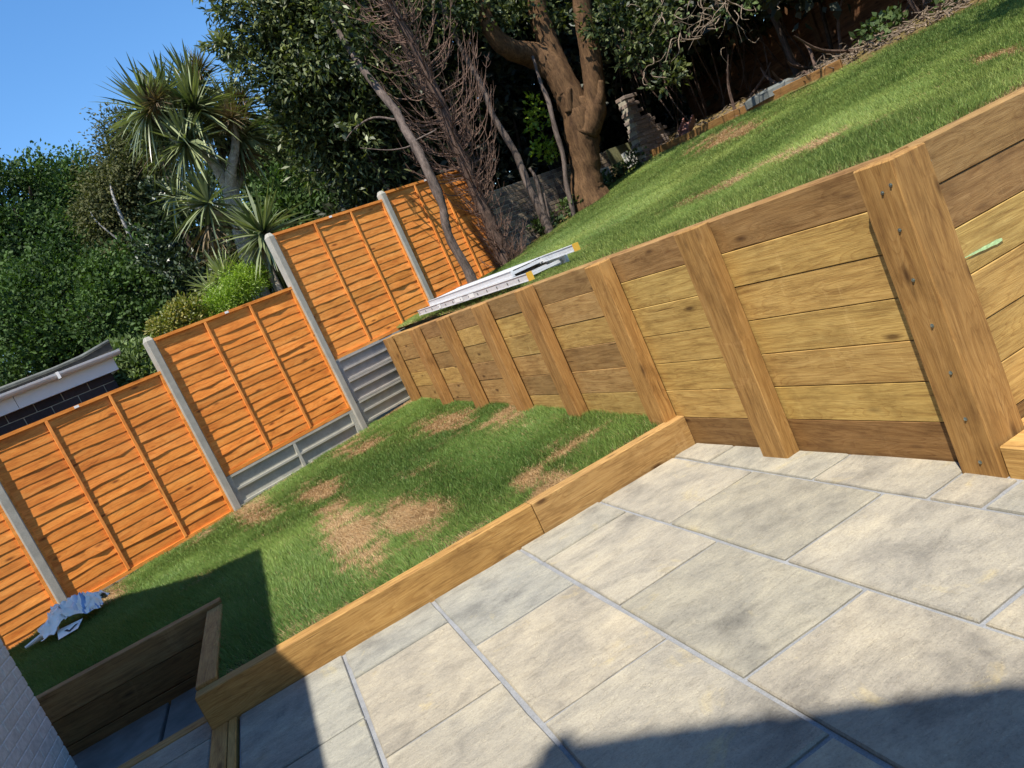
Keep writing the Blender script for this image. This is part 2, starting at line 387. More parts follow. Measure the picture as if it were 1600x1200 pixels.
# --- patio
pb = MB(); pb.box((-.79, -.84, -.355), (2.60, 4.335, -.013)); patio = pb.obj('patio', M['mortar']); tag(patio, kind='structure')
def slab(x0, x1, y0, y1, tint, slant=None, par=patio, mat=None, zt=0.0, gap=.0115, th=.04):
    r_ = random.Random(int(x0 * 1000) * 31 + int(y0 * 1000)); pts = []
    X1 = lambda y: (slant(y) if slant else x1)
    c = [(x0 + gap, y0 + gap), (X1(y0) - gap, y0 + gap), (X1(y1) - gap, y1 - gap), (x0 + gap, y1 - gap)]
    for i in range(4):
        a, b = c[i], c[(i + 1) % 4]
        for k in range(3):
            t = k / 3; j = .0035 if k else .002
            pts.append((a[0] + (b[0] - a[0]) * t + r_.uniform(-j, j), a[1] + (b[1] - a[1]) * t + r_.uniform(-j, j)))
    cx, cy = (x0 + X1(y0)) / 2, (y0 + y1) / 2; n = len(pts); V = []; F = []
    dz = r_.uniform(-.002, .002)
    for f_, z in ((.982, zt + dz), (1.0, zt - .007 + dz), (1.0, zt - th)):
        V += [((x - cx) * f_, (y - cy) * f_, z + (r_.uniform(-.0012, .0012) if f_ < 1 else 0)) for x, y in pts]
    F.append(tuple(range(n)))
    for L in (0, 1):
        for i in range(n): j = (i + 1) % n; F.append((L * n + i, (L + 1) * n + i, (L + 1) * n + j, L * n + j))
    return obj('slab', V, F, mat or M['slab'], par, mw=Matrix.Translation((cx, cy, 0)), color=tint)
grey, cream, buff, blue, dark = (.98, .98, .95), (1.05, 1.02, .97), (1.06, 1.01, .94), (.93, .96, .97), (.91, .90, .85)
plan = [((-.79, -.176), [4.335, 3.48, 2.6, 1.7, .8, -.1, -.84], [blue, blue, grey, cream, grey, buff]),
        ((-.176, .40), [4.335, 3.93, 3.05, 2.15, 1.25, .35, -.84], [blue, buff, cream, grey, cream, grey]),
        ((.40, 1.01), [4.335, 3.50, 2.615, 1.73, .83, -.1, -.84], [blue, buff, cream, buff, grey, cream]),
        ((1.01, 1.612), [4.335, 3.95, 3.05, 2.145, 1.25, .35, -.84], [grey, cream, dark, buff, cream, grey]),
        ((1.612, 2.22), [4.335, 3.5, 2.59, 1.70, .8, -.1, -.84], [cream, dark, cream, buff, grey, cream])]
for (x0, x1), ys, cs in plan:
    for i in range(len(ys) - 1): slab(x0, x1, ys[i + 1], ys[i], cs[i])
sx_ = lambda y: xboard(y) - .002
ys = [4.335, 3.95, 3.05, 2.375]
for i, c in enumerate((cream, grey, cream)): slab(2.22, 0, ys[i + 1], ys[i], c, slant=sx_)
ys = [2.375, 2.125, 1.25, .35, -.84]
for i, c in enumerate((buff, grey, cream, grey)): slab(2.22, 2.465, ys[i + 1], ys[i], c)

# --- sleeper helpers
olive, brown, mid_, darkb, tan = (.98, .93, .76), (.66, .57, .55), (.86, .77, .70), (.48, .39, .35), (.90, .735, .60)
def jitter(c, a=.07):
    k = 1 + random.uniform(-a, a); return tuple(min(1.3, x * k * (1 + random.uniform(-.025, .025))) for x in c)
def beam(name, p0, X, L, D, H, par, tint, Z=(0, 0, 1), c=.005, mat=None, topc=0):
    return link(name, cb(L, D, H, c, mat or M['sleeper'], topc), None, par, frame(p0, X, Z), jitter(tint))

# --- low sleeper edging between patio and lawn, with the return beside the sunken path
ed = empty('sleeper_edging', (-.94, 4.34, 0)); tag(ed, 'low timber sleeper kerb between the paved patio and the lower lawn', 'edging')
def lb(name, x, y, z, X, L, D, H, tint, par=ed, Z=(0, 0, 1)):
    o = beam(name, (x - par.location.x, y - par.location.y, z - par.location.z), X, L, D, H, par, tint, Z); return o
lb('sleeper', -.94, 4.34, -.04, (1, 0.003, 0), 2.14, .1, .24, tan)
lb('sleeper', 1.204, 4.347, -.04, (1, 0.006, 0), 1.225, .1, .24, mid_)
lb('sleeper', -.815, 4.443, .02, (0, 1, 0), 1.475, .12, .20, tan)
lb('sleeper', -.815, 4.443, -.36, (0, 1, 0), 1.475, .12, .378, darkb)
lb('sleeper', -.94, 2.2, -.2, (0, 1, 0), 2.13, -.0 + .088, .205, tan).location.x += .088
lb('sleeper', -.803, 2.2, -.2, (0, 1, 0), 2.13, .045, .204, tan)
# --- sunken path: back wall of sleepers, dark floor, step
sw = empty('sunken_retaining_wall', (-2.9, 5.92, -.36)); tag(sw, 'shaded dark sleeper wall holding the lawn above the sunken path', 'retaining wall')
zz = [-.36, -.155, .047, .25]
for i in range(3):
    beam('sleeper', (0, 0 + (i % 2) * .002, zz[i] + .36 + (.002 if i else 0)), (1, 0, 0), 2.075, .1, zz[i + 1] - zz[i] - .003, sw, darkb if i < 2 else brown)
pf = MB(); pf.box((-2.9, 4.66, -.355), (-.945, 5.915, -.26)); path = pf.obj('sunken_path', M['mortar']); tag(path, kind='structure')
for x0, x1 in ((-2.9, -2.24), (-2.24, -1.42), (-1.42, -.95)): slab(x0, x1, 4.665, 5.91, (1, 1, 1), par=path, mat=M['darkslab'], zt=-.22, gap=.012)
pf = MB(); pf.box((-1.955, 1.2, -.355), (-.945, 4.545, -.05)); lower = pf.obj('side_paving', M['mortar']); tag(lower, kind='structure')
for y0, y1 in ((4.30, 4.545), (3.4, 4.30), (2.5, 3.4), (1.6, 2.5)): slab(-1.955, -.945, y0, y1, (1.0, 1.0, .98), par=lower, zt=-.015, gap=.005)
st = empty('step_sleeper', (-1.955, 4.55, -.36)); tag(st, 'sleeper forming the edge of the step down to the sunken path', 'step')
beam('sleeper', (0, 0, 0), (1, 0, 0), 1.008, .1, .345, st, mid_)

# --- the tall retaining wall
wall = empty('retaining_wall', (2.5, 3.6, 0)); tag(wall, 'tall timber sleeper retaining wall with upright posts holding up the upper lawn', 'retaining wall')
WO = np.array([2.5, 3.6, 0.])
wdir = np.array([-.0601, 1., 0]); wdir /= np.linalg.norm(wdir)
rows = [-.04, .187, .387, .585, .785, .985, 1.18, 1.375]
pfar = [2.374, 3.588, 4.62, 5.83, 6.88, 8.01, 9.17, 10.53]
ycut = [2.29] + [y - .10 for y in pfar[1:7]] + [10.52]
pal = [[darkb, olive, olive, olive, olive, olive, brown], [darkb, olive, olive, olive, olive, olive, brown], [mid_, olive, mid_, brown, olive, mid_, brown],
       [mid_, olive, brown, mid_, olive, olive, brown], [olive, mid_, mid_, brown, mid_, olive, brown], [mid_, brown, mid_, olive, brown, mid_, brown], [brown, mid_, mid_, olive, mid_, mid_, mid_]]
for b in range(7):
    y0, y1 = ycut[b], ycut[b + 1]; L = (y1 - y0) / wdir[1]
    for r in range(7):
        if b >= 2 and r == 0: continue
        dep = random.uniform(-.003, .003); g = random.uniform(.0015, .004)
        p = np.array([xboard(y0) + .1 + dep, y0, rows[r]]) - WO
        beam('sleeper', p, wdir, L - .001, .1, rows[r + 1] - rows[r] - g, wall, pal[b][r], c=.003, topc=.016 if r == 6 else 0)
for r in range(7):                                         # the return facing the camera side
    dep = random.uniform(-.003, .003)
    beam('sleeper', np.array([2.652, 2.26 + dep, rows[r]]) - WO, (1, 0, 0), 2.4, .1, rows[r + 1] - rows[r] - .003, wall, [darkb, olive, olive, olive, olive, brown, darkb][r] if r != 6 else brown, c=.003, topc=.016 if r == 6 else 0)
for k, yf in enumerate(pfar):
    if k == 0:
        link('post', cb(1.405, .20, .19, .006, M['sleeper']), None, wall, frame(np.array([2.452, 2.19, -.04]) - WO, (0, 0, 1), (0, 1, 0)), jitter((.78, .61, .50), .02))
        continue
    z0 = -.04 if k < 2 else .05
    top = 1.37 + random.uniform(-.008, .004)
    M4 = frame(np.array([xpost(yf), yf - .2, z0]) - WO, (0, 0, 1), wdir)
    link('post', cb(top - z0, .1, .2, .006, M['sleeper']), None, wall, M4, jitter((.82, .655, .54), .07))
# screws with washers on the corner post and the return wall
def screw(p, n):
    V = []; F = []
    for z, r in ((0, .0085), (.002, .0085), (.002, .0055), (.006, .005)):
        V += [(r * math.cos(a * math.pi / 3), r * math.sin(a * math.pi / 3), z) for a in range(6)]
    for L in range(3):
        for i in range(6): j = (i + 1) % 6; F.append((L * 6 + i, L * 6 + j, L * 6 + 6 + j, L * 6 + 6 + i))
    F.append(tuple(range(18, 24)))
    q = Vector(n).to_track_quat('Z', 'Y').to_matrix().to_4x4(); q.translation = Vector(np.array(p) - WO)
    obj('screw', V, F, M['steel'], wall, mw=q)
for i, z in enumerate((.06, .26, .47, .68, .88, 1.09, 1.25)): screw((2.452, 2.265 + random.uniform(-.012, .012), z), (-1, 0, 0))
screw((2.452, 2.225, 1.27), (-1, 0, 0))
for i, z in enumerate((.10, .29, .48, .68, .88, 1.09, 1.28)): screw((2.70 + random.uniform(0, .02), 2.259, z), (0, -1, 0))
mk = []; 
for i in range(9):
    t = i / 8; w = .0028 + .011 * max(0, t - .25) ** .7 * (1 if t < .95 else .5) + .001 * math.sin(t * 23); mk.append((.29 * t, w * .85, t))
V = [(x, 0, -.014 * t + w) for x, w, t in mk] + [(x, 0, -.014 * t - w) for x, w, t in mk]
obj('paint_mark', V, [(i, i + 9, i + 10, i + 1) for i in range(8)], M['greenpaint'], wall, mw=Matrix.Translation(np.array([2.665, 2.2555, .862]) - WO))
# low sleeper step running from the corner post towards the house
sp = empty('step_sleeper', (2.47, .9, 0)); tag(sp, 'pale low sleeper step butted against the corner post of the retaining wall', 'step')
beam('sleeper', (.2, 0, -.03), (0, 1, 0), 1.28, .2, .16, sp, (1.12, .98, .8))
for k in range(4): beam('sleeper', (.402 + k * .202, 0, -.032), (0, 1, 0), 1.355, .2, .158, sp, (1.1, .96, .78))


# ------------------------------------------------------------------ lawns
def set_col(me, name, arr):
    a = me.attributes.new(name, 'FLOAT_COLOR', 'POINT'); a.data.foreach_set('color', np.ascontiguousarray(arr, dtype=np.float32).ravel())
def set_f(me, name, arr):
    a = me.attributes.new(name, 'FLOAT', 'POINT'); a.data.foreach_set('value', np.ascontiguousarray(arr, dtype=np.float32).ravel())
def ell(c, a, b, w, f):
    C, A, B = [f(*q)[:2] for q in (c, a, b)]; return C, np.linalg.inv(np.array([A - C, B - C]).T), w
lowf = lambda x, y: onz(x, y, .27)
PL = [ell(c, a, b, w, lowf) for c, a, b, w in [((538, 818), (592, 796), (510, 778), 1), ((640, 795), (702, 770), (618, 770), 1), ((725, 832), (768, 812), (700, 815), .9), ((845, 738), (905, 728), (822, 712), .95),
      ((400, 800), (440, 782), (382, 780), .95), ((500, 768), (545, 748), (478, 756), .9), ((612, 657), (668, 630), (588, 664), 1.1), ((700, 664), (765, 640), (690, 652), .95), ((790, 652), (850, 626), (778, 642), .8),
      ((560, 702), (612, 678), (545, 690), .8), ((318, 835), (348, 812), (298, 842), .9), ((170, 925), (205, 902), (150, 925), .8), ((455, 962), (510, 925), (440, 948), .5), ((880, 686), (930, 660), (868, 676), .7), ((650, 738), (700, 718), (640, 728), .4),
      ((480, 715), (550, 680), (470, 705), .75), ((420, 740), (480, 712), (412, 732), .6), ((890, 768), (930, 745), (880, 760), .5), ((300, 900), (350, 880), (290, 890), .35), ((575, 905), (640, 870), (565, 895), .35)]]
upf = on_upper
PU = [ell(c, a, b, w, upf) for c, a, b, w in [((1130, 212), (1205, 178), (1118, 204), 1), ((1230, 238), (1370, 185), (1225, 230), .85), ((1120, 290), (1235, 238), (1116, 283), .8), ((1560, 82), (1640, 62), (1552, 74), .85), ((1440, 122), (1540, 86), (1432, 114), .3),
      ((890, 392), (940, 372), (884, 386), .5), ((1585, 130), (1640, 108), (1575, 122), .5), ((960, 345), (1040, 310), (954, 338), .3), ((1330, 100), (1420, 60), (1322, 94), .35), ((1250, 140), (1330, 105), (1244, 134), .35)]]
def straw(x, y, P, o):
    s = np.zeros_like(x)
    for C, I, w in P:
        u = I[0, 0] * (x - C[0]) + I[0, 1] * (y - C[1]); v = I[1, 0] * (x - C[0]) + I[1, 1] * (y - C[1])
        s = np.maximum(s, w * np.clip(1.32 - np.sqrt(u * u + v * v), 0, 1))
    return np.clip((s + (fbm(x * .7 + y * .3, y * 1.5 - x * .3, 4.2, o) - .5) * 1.25 + (vnoise(x, y, 23, o) - .5) * .35) * 1.5 - .35, 0, 1)
def straw_low(x, y):
    s = straw(x, y, PL, 1)
    edge = np.clip(1 - np.abs(y - 4.46) / .09, 0, 1) * .55
    fe = np.clip(1 - (fence_y(x) - y) / .35, 0, 1) * (fbm(x, y, 3, 8) > .48) * .8
    return np.clip(np.maximum(s, np.maximum(edge * (fbm(x, y, 6, 2) > .45), fe)), 0, 1)
def straw_up(x, y):
    s = straw(x, y, PU, 4); d = x - xboard(y) - .1
    edge = np.clip(1.15 - d / .42, 0, 1) * np.where(y < 5.2, .9, .45) * np.clip(fbm(x, y, 5, 6) * 3 - .75, 0, 1)
    ee = np.clip(1 - (y - 2.36) / .12, 0, 1) * .8
    return np.clip(np.maximum(s, np.maximum(edge, ee)), 0, 1)
G1, G2, G3 = np.array([.062, .135, .024]), np.array([.175, .265, .062]), np.array([.052, .118, .028])
S1, S2 = np.array([.36, .22, .105]), np.array([.50, .36, .18])
def turf_sheet(name, xs, ys, zf, sf, keep, mat=M['turf'], drop=.028):
    X, Y = np.meshgrid(xs, ys); nx, ny = len(xs), len(ys)
    Z = zf(X, Y) - drop; V = np.stack([X, Y, Z], -1).reshape(-1, 3)
    i = np.arange(ny - 1)[:, None] * nx + np.arange(nx - 1)[None]; F = np.stack([i, i + 1, i + nx + 1, i + nx], -1).reshape(-1, 4)
    cx = V[F].mean(1); F = F[keep(cx[:, 0], cx[:, 1])]
    used = np.unique(F); rm = np.zeros(len(V), int); rm[used] = np.arange(len(used)); V = V[used]; F = rm[F]
    me = mesh(name, V, F, True)
    s = sf(V[:, 0], V[:, 1])[:, None] if sf else np.zeros((len(V), 1))
    n = fbm(V[:, 0], V[:, 1], 7)[:, None]
    c = (np.array([.055, .075, .022]) * (.6 + .8 * n)) * (1 - s) + (np.array([.30, .185, .085]) * (.55 + .9 * n)) * s
    set_col(me, 'col', np.concatenate([c, np.ones((len(V), 1))], 1))
    return link(name, me, mat)
def in_low(x, y): return (y > 4.438) & (y < fence_y(x) + .02) & (x < xboard(y) + .02) & (x > -5.6) & ((x > -.822) | (y > 6.012))
def in_up(x, y): return (x > xboard(y) + .105) & (y > 2.345) & (y < fence_y(x) + .02 - np.clip((x - 4.8) * .45, 0, .75)) & (x < XE) & (x > 2.3)
lawn1 = turf_sheet('lawn', np.arange(-5.6, 2.6, .05), np.arange(4.44, 11.3, .05), zl, straw_low, in_low); tag(lawn1, kind='structure')
lawn2 = turf_sheet('lawn', np.arange(1.95, XE + .06, .06), np.arange(2.36, 14.2, .06), zu, straw_up, in_up); tag(lawn2, kind='structure')
bed = turf_sheet('soil_bed', np.arange(4.4, 15, .15), np.arange(1.5, 18, .15), lambda x, y: zu(np.minimum(x, 9.5), y) + .05 * (fbm(x, y, 2.5) - .3) - .02, lambda x, y: .25 + .5 * fbm(x, y, 1.5, 4), lambda x, y: (y < fence_y(x) + .12) & ((x > XE - .1) | (y > fence_y(x) - .95)) & (y > 2.4) & (x > 4.55), M['turf'], 0); tag(bed, kind='structure')
def grass(name, n, box, inside, zf, sf, hgt, wid, label, tone=(1, 1, 1)):
    x = rng.uniform(box[0], box[1], n); y = rng.uniform(box[2], box[3], n)
    k = inside(x, y); x, y = x[k], y[k]
    R = np.hypot(x, y); k = (rng.random(len(x)) < np.clip(7.0 / R, .22, 1)); x, y = x[k], y[k]
    s = sf(x, y); k = rng.random(len(x)) > s * .45; x, y, s = x[k], y[k], s[k]; n = len(x)
    R = np.hypot(x, y); dry = rng.random(n) < (s * 1.05 + .10 * fbm(x, y, .7, 14) + .02)
    tall = .72 + .75 * fbm(x, y, 2.2, 11)
    h = hgt * tall * rng.uniform(.55, 1.3, n) * np.where(dry, .62, 1) * np.where(s > .4, .8, 1); w = wid * rng.uniform(.7, 1.3, n) * np.clip(R / 6, .8, 1.9)
    a = rng.uniform(0, 2 * math.pi, n); lean = np.where(dry, rng.uniform(.6, 2.0, n), rng.uniform(.1, .95, n)) * h
    la = np.where(rng.random(n) < .5, fbm(x, y, .8, 2) * 6.3, rng.uniform(0, 2 * math.pi, n))
    z = zf(x, y) - .028
    P = np.stack([x, y, z], -1); dx = np.stack([np.cos(a), np.sin(a), 0 * a], -1) * w[:, None] * .5
    tip = P + np.stack([np.cos(la) * lean, np.sin(la) * lean, h], -1)
    V = np.stack([P - dx, P + dx, tip], 1).reshape(-1, 3); F = np.arange(3 * n).reshape(-1, 3)
    me = mesh(name, V, F)
    g = np.clip(fbm(x, y, 1.1, 20) * .9 + rng.normal(0, .22, n), 0, 1)[:, None]; g2 = np.clip((fbm(x, y, .45, 31) - .38) * 3, 0, 1)[:, None]
    c = G1 * (1 - g) + G2 * g; c = (c * (1 - .5 * g2) + G3 * (.5 * g2)) * np.array(tone)
    sr = rng.random(n)[:, None]; c = np.where(dry[:, None], (S1 * (1 - sr) + S2 * sr) * rng.uniform(.7, 1.1, n)[:, None], c) * rng.uniform(.75, 1.2, n)[:, None]
    c = np.concatenate([c, np.ones((n, 1))], 1); set_col(me, 'col', np.repeat(c, 3, 0))
    o = link(name, me, M['grass']); tag(o, label, 'grass', kind='stuff'); return o
grass('grass', 1000000, (-5.5, 2.6, 4.44, 11.3), lambda x, y: in_low(x, y) & (x > -3.4), zl, straw_low, .036, .0046, 'short green turf with straw brown dry patches on the lower lawn', (1.45, 1.3, 1.25))
grass('grass', 1300000, (2.0, XE, 2.36, 14.0), lambda x, y: in_up(x, y) & (y > .52 * x), zu, straw_up, .032, .0048, 'mown green turf on the sloping upper lawn', (1.95, 1.5, 1.55))

# ------------------------------------------------------------------ boundary fence: concrete posts, gravel boards, waney lap panels
fen = empty('lap_panel_fence', (FO[0], FO[1], 0), math.atan2(FU[1], FU[0])); tag(fen, 'orange waney lap fence stepping up between grey concrete posts', 'fence')
ps = [-4.02, -2.0, 0, 2.03, 4.05, 5.86]; ptop = [1.85, 2.22, 2.56, 3.27, 3.37, 3.40]
for s, t_ in zip(ps, ptop):
    b = MB(); z0 = -.3 if s < 4 else .5
    pts = [(-.047, -.058), (-.036, -.066), (.036, -.066), (.047, -.058), (.047, .05), (-.047, .05)]
    V = [(x, y, z0) for x, y in pts] + [(x, y, t_ - .05) for x, y in pts] + [(x * .55, y * .55, t_) for x, y in pts]; n = 6
    F = [(L * n + i, L * n + (i + 1) % n, L * n + n + (i + 1) % n, L * n + n + i) for L in (0, 1) for i in range(n)] + [tuple(range(12, 18))]
    obj('post', V, F, M['concrete'], fen, mw=Matrix.Translation((s, 0, 0)), color=jitter((.86, .84, .78), .05))
def slat_mesh(L, H, sd, wav):
    r_ = np.random.default_rng(sd); n = 12; xs = np.linspace(0, L, n + 1)
    wv = np.cumsum(r_.normal(0, 1, n + 1)); wv = wv - np.linspace(wv[0], wv[-1], n + 1); wv = wv / (np.abs(wv).max() + .3)
    zb = -wav * wv + r_.normal(0, .0012, n + 1); yb = -.0062 - .0034 * np.abs(r_.normal(0, 1, n + 1)) * (wav / .012)
    V = [(x, -.001, H) for x in xs] + [(x, y, z) for x, y, z in zip(xs, yb, zb)] + [(x, y + .009, z + .001) for x, y, z in zip(xs, yb, zb)]
    F = []
    for i in range(n): F += [(i, n + 1 + i, n + 2 + i, i + 1), (n + 1 + i, 2 * n + 2 + i, 2 * n + 3 + i, n + 2 + i)]
    return V, F
def panel(s0, s1, zb, zt, tint, sd, dz=0):
    L = s1 - s0 - .086; H = zt - zb
    b = MB()
    b.box((0, -.032, H - .036), (L, .030, H)); b.box((0, -.029, 0), (.034, .028, H - .037)); b.box((L - .034, -.029, 0), (L, .028, H - .037)); b.box((.035, -.0285, 0), (L - .035, .028, .042))
    b.box((.035, .006, .043), (L - .035, .0125, H - .037))
    p = b.obj('panel', M['fence'], fen, mw=Matrix.Translation((s0 + .043, 0, zb)), color=jitter(tint, .03))
    b = MB(); b.box((L * .5 - .03, -.0335, H - .030), (L * .5 + .02, -.0325, H - .004)); b.obj('paper_tag', M['sticker'], p)
    n = 17; pit = (H - .075) / n
    for i in range(n):
        r_ = random.random(); wav = (.004 if r_ < .4 else .010 if r_ < .75 else .018)
        V, F = slat_mesh(L - .07, pit + .012, sd * 100 + i, wav)
        obj('slat', V, F, M['fence'], p, mw=Matrix.Translation((.035, 0, .041 + i * pit)), color=jitter(tint, .16))
    for k in (1, 2):
        x = L * k / 3 + random.uniform(-.03, .03)
        link('batten', cb(H - .08, .019, .032, .002, M['fence']), None, p, frame((x, -.0135, .043), (0, 0, 1), (1, 0, 0)), jitter((1.05, 1.08, 1.15), .03))
    return p
panel(ps[0], ps[1], .02, 1.80, (1, 1.04, 1.05), 1); panel(ps[1], ps[2], .26, 2.145, (1.0, .97, .9), 2); panel(ps[2], ps[3], .69, 2.52, (1.0, .98, .9), 3)
panel(ps[3], ps[4], 1.385, 3.25, (1.0, 1.05, 1.1), 4); panel(ps[4], ps[5], 1.56, 3.345, (1.0, 1.04, 1.1), 5)
def gravel(s0, s1, z0, H):
    b = MB(); L = s1 - s0 - .10
    b.box((0, 0, 0), (L, .03, H)); e = .028
    b.box((0, -.03, H - .03), (L, -.0005, H)); b.box((0, -.03, 0), (L, -.0005, .026))
    for x in (0, L / 2 - .02, L - .06): b.box((x, -.0295, .027), (x + (.06 if x != L / 2 - .02 else .04), -.0005, H - .031))
    for x in (.061, L / 2 + .021):
        b.box((x, -.027, H / 2 - .014), (x + L / 2 - .083, -.0005, H / 2 + .014))
    return b.obj('gravel_board', M['concrete'], fen, mw=Matrix.Translation((s0 + .05, 0, z0)), color=jitter((1, .98, .95), .05))
gravel(ps[2], ps[3], .305, .379)
for k in range(3): gravel(ps[3], ps[4], .43 + k * .317, .312)

# ------------------------------------------------------------------ the house: white painted brick wing beside the path, gable behind the camera
hs = empty('house', (-1.96, 5.5, -.36)); tag(hs, 'white painted brick house wall beside the sunken path', 'house'); HO = np.array([-1.96, 5.5, -.36])
b = MB(); b.box((-8.1, -.85, -.36), (-1.9665, 5.494, 3.55)); b.box((-5.6, -9, -.359), (1.0, -.861, 3.7))
for q in (((-8.1, 5.47, 3.55), (-1.972, 5.47, 3.55), (-5.03, 5.47, 7.5)), ((-5.6, -.87, 3.7), (1.0, -.87, 3.7), (-2.3, -.87, 7.6))):
    n0 = len(b.V); b.V += list(q); b.F.append((n0, n0 + 1, n0 + 2))
b.obj('wall', M['render'], hs, mw=Matrix.Translation(-HO))
cv, cf = cbox(.215, .1, .065, .004); bm_ = mesh('brick', cv, cf); bm_.materials.append(M['whitebrick'])
bm2 = mesh('brick', *cbox(.1025, .1, .065, .004)); bm2.materials.append(M['whitebrick'])
for r in range(-4, 16):
    z = r * .075 + .005
    for k in range(0, 9):
        y1 = 5.5 - k * .225 - (.1125 if r % 2 else 0)
        if y1 < 3.9: continue
        link('brick', bm_, None, hs, frame(np.array([-2.0625 + random.uniform(-.0008, .0008), y1, z]) - HO, (0, -1, 0)).copy())
    if r % 2: link('brick', bm2, None, hs, frame(np.array([-2.0625, 5.5, z]) - HO, (0, -1, 0)))
def roof_side(name, pts, y0, y1, sgn, xr):     # pts: (distance from ridge, height) from ridge down; tiles laid in courses
    for (d0, h0), (d1, h1) in zip(pts[:-1], pts[1:]):
        L = math.hypot(d1 - d0, h1 - h0); n = max(1, int(L / .27))
        for i in range(n):
            a, c = i / n, (i + 1.18) / n
            p0 = (d0 + (d1 - d0) * a, h0 + (h1 - h0) * a + .012); p1 = (d0 + (d1 - d0) * c, h0 + (h1 - h0) * c + .035)
            j = random.uniform(-.012, .012)
            V = []
            for y in (y0 + j * .3, y1 + j):
                V += [(xr + sgn * p0[0], y, p0[1]), (xr + sgn * p1[0], y, p1[1]), (xr + sgn * p1[0], y, p1[1] - .05), (xr + sgn * p0[0], y, p0[1] - .03)]
            obj('tile_course', V, [(0, 1, 2, 3), (7, 6, 5, 4), (0, 4, 5, 1), (1, 5, 6, 2), (2, 6, 7, 3), (3, 7, 4, 0)], M['rooftile'], hs, mw=Matrix.Translation(-HO))
wing = [(0, 7.9), (2.79, 3.85), (3.44, 3.4)]; mainr = [(0, 7.9), (3.5, 3.38)]
roof_side('wing', wing, -1.0, 5.67, 1, -5.05); roof_side('wing', wing, -1.0, 5.67, -1, -5.05)
roof_side('main', mainr, -9.2, -.79, 1, -2.31); roof_side('main', mainr, -9.2, -.79, -1, -2.31)
for (x, y0, y1) in ((-5.05, -1.0, 5.66), (-2.31, -9.2, -.79)):
    V, F = tube([(x, y0, 7.93), (x, (y0 + y1) / 2, 7.93), (x, y1, 7.93)], [.07] * 3, 8); obj('ridge', V, F, M['rooftile'], hs, mw=Matrix.Translation(-HO))
b = MB(); b.box((-.95, -.846, .0), (-.05, -.80, 2.05)); d_ = b.obj('door', M['door'], hs, mw=Matrix.Translation(-HO))
b = MB(); b.box((-.80, -.799, 1.1), (-.2, -.795, 1.9)); b.obj('pane', M['glass'], d_)
b = MB(); b.box((-4.2, -.846, .9), (-2.6, -.81, 2.1)); d_ = b.obj('window', M['door'], hs, mw=Matrix.Translation(-HO))
b = MB(); b.box((-4.1, -.809, 1.0), (-3.45, -.805, 2.0)); b.box((-3.35, -.809, 1.0), (-2.7, -.805, 2.0)); b.obj('pane', M['glass'], d_)

# ------------------------------------------------------------------ foliage helpers
def leaf_mesh(name, C, D, N, L, Wd, tint, fold=.18):
    n = len(C); D = D / (np.linalg.norm(D, axis=1, keepdims=True) + 1e-9)
    Sd = np.cross(D, N); Sd /= np.linalg.norm(Sd, axis=1, keepdims=True) + 1e-9; U = np.cross(Sd, D)
    L = np.broadcast_to(L, n)[:, None]; Wd = np.broadcast_to(Wd, n)[:, None]
    a = C; m_ = C + D * L * .45; t = C + D * L - U * L * .06
    V = np.stack([a, m_ + Sd * Wd * .5 + U * Wd * fold, t, m_ - Sd * Wd * .5 + U * Wd * fold], 1).reshape(-1, 3)
    me = mesh(name, V, np.arange(4 * n).reshape(-1, 4)); set_f(me, 'tint', np.repeat(np.clip(tint, 0, 1), 4)); return me
def rdir(n): v = rng.normal(size=(n, 3)); return v / np.linalg.norm(v, axis=1, keepdims=True)
def crown(name, blobs, par, mat, L, Wd, cs=.28, clump=60, shell=(.55, 1.05), up=.5, droop=0.0, org=(0, 0, 0), tb=.35, dens=1.0):
    """blobs: (centre, radii, leaves).  Leaves sit in clumps spread through each blob, denser towards its skin."""
    Cs, Ds, Ns, Ts = [], [], [], []
    for c, r, n in blobs:
        n = int(n * DENS * dens); k = max(3, n // clump); d = rdir(k); rr = rng.uniform(shell[0], shell[1], (k, 1)) * (.82 + .36 * rng.random((k, 1)))
        cc = np.array(c) + d * rr * np.array(r); ct = rng.uniform(-.25, .25, k)
        i = rng.integers(0, k, n); sc = rng.uniform(.6, 1.4, k)[i][:, None] * cs
        p = cc[i] + rdir(n) * rng.random((n, 1)) ** .45 * 1.55 * sc * np.array([1, 1, .8])
        out = (p - cc[i]) / (sc + 1e-6) * .6 + d[i] * .8
        D = rdir(n) + out * .9 + np.array([0, 0, .25 - droop]); N = rdir(n) * .75 + out * .9 + np.array([0, 0, up])
        Cs.append(p); Ds.append(D); Ns.append(N); Ts.append(tb + ct[i] + rng.normal(0, .18, n) + .12 * (rr[i, 0] - .8))
    C = np.concatenate(Cs) - np.array(org); n = len(C)
    me = leaf_mesh(name, C, np.concatenate(Ds), np.concatenate(Ns), L * rng.uniform(.6, 1.25, n), Wd * rng.uniform(.7, 1.2, n), np.concatenate(Ts))
    return link(name, me, mat, par)
def stem(name, P, R, mat, par=None, n=9, jit=.04, org=(0, 0, 0), m_=4, seed=0):
    P, R = smooth_path(np.array(P) - np.array(org), R, m_); V, F = tube(P, R, n, jit, True, seed); return obj(name, V, F, mat, par, True)
def limb_set(c0, blobs, k, rad0, sd=0):         # limbs from a trunk top out into the blobs
    V, F = [], []; r_ = np.random.default_rng(sd)
    for c, r, _ in blobs:
        for j in range(k):
            e = np.array(c) + r_.normal(size=3) * np.array(r) * .38
            mid = (np.array(c0) + e) / 2 + r_.normal(size=3) * .25
            v, f = tube(*smooth_path([c0, mid, e], [rad0, rad0 * .5, rad0 * .12], 4), 5, 0.05); n = len(V); V += list(v); F += [tuple(i + n for i in q) for q in f]
    return V, F
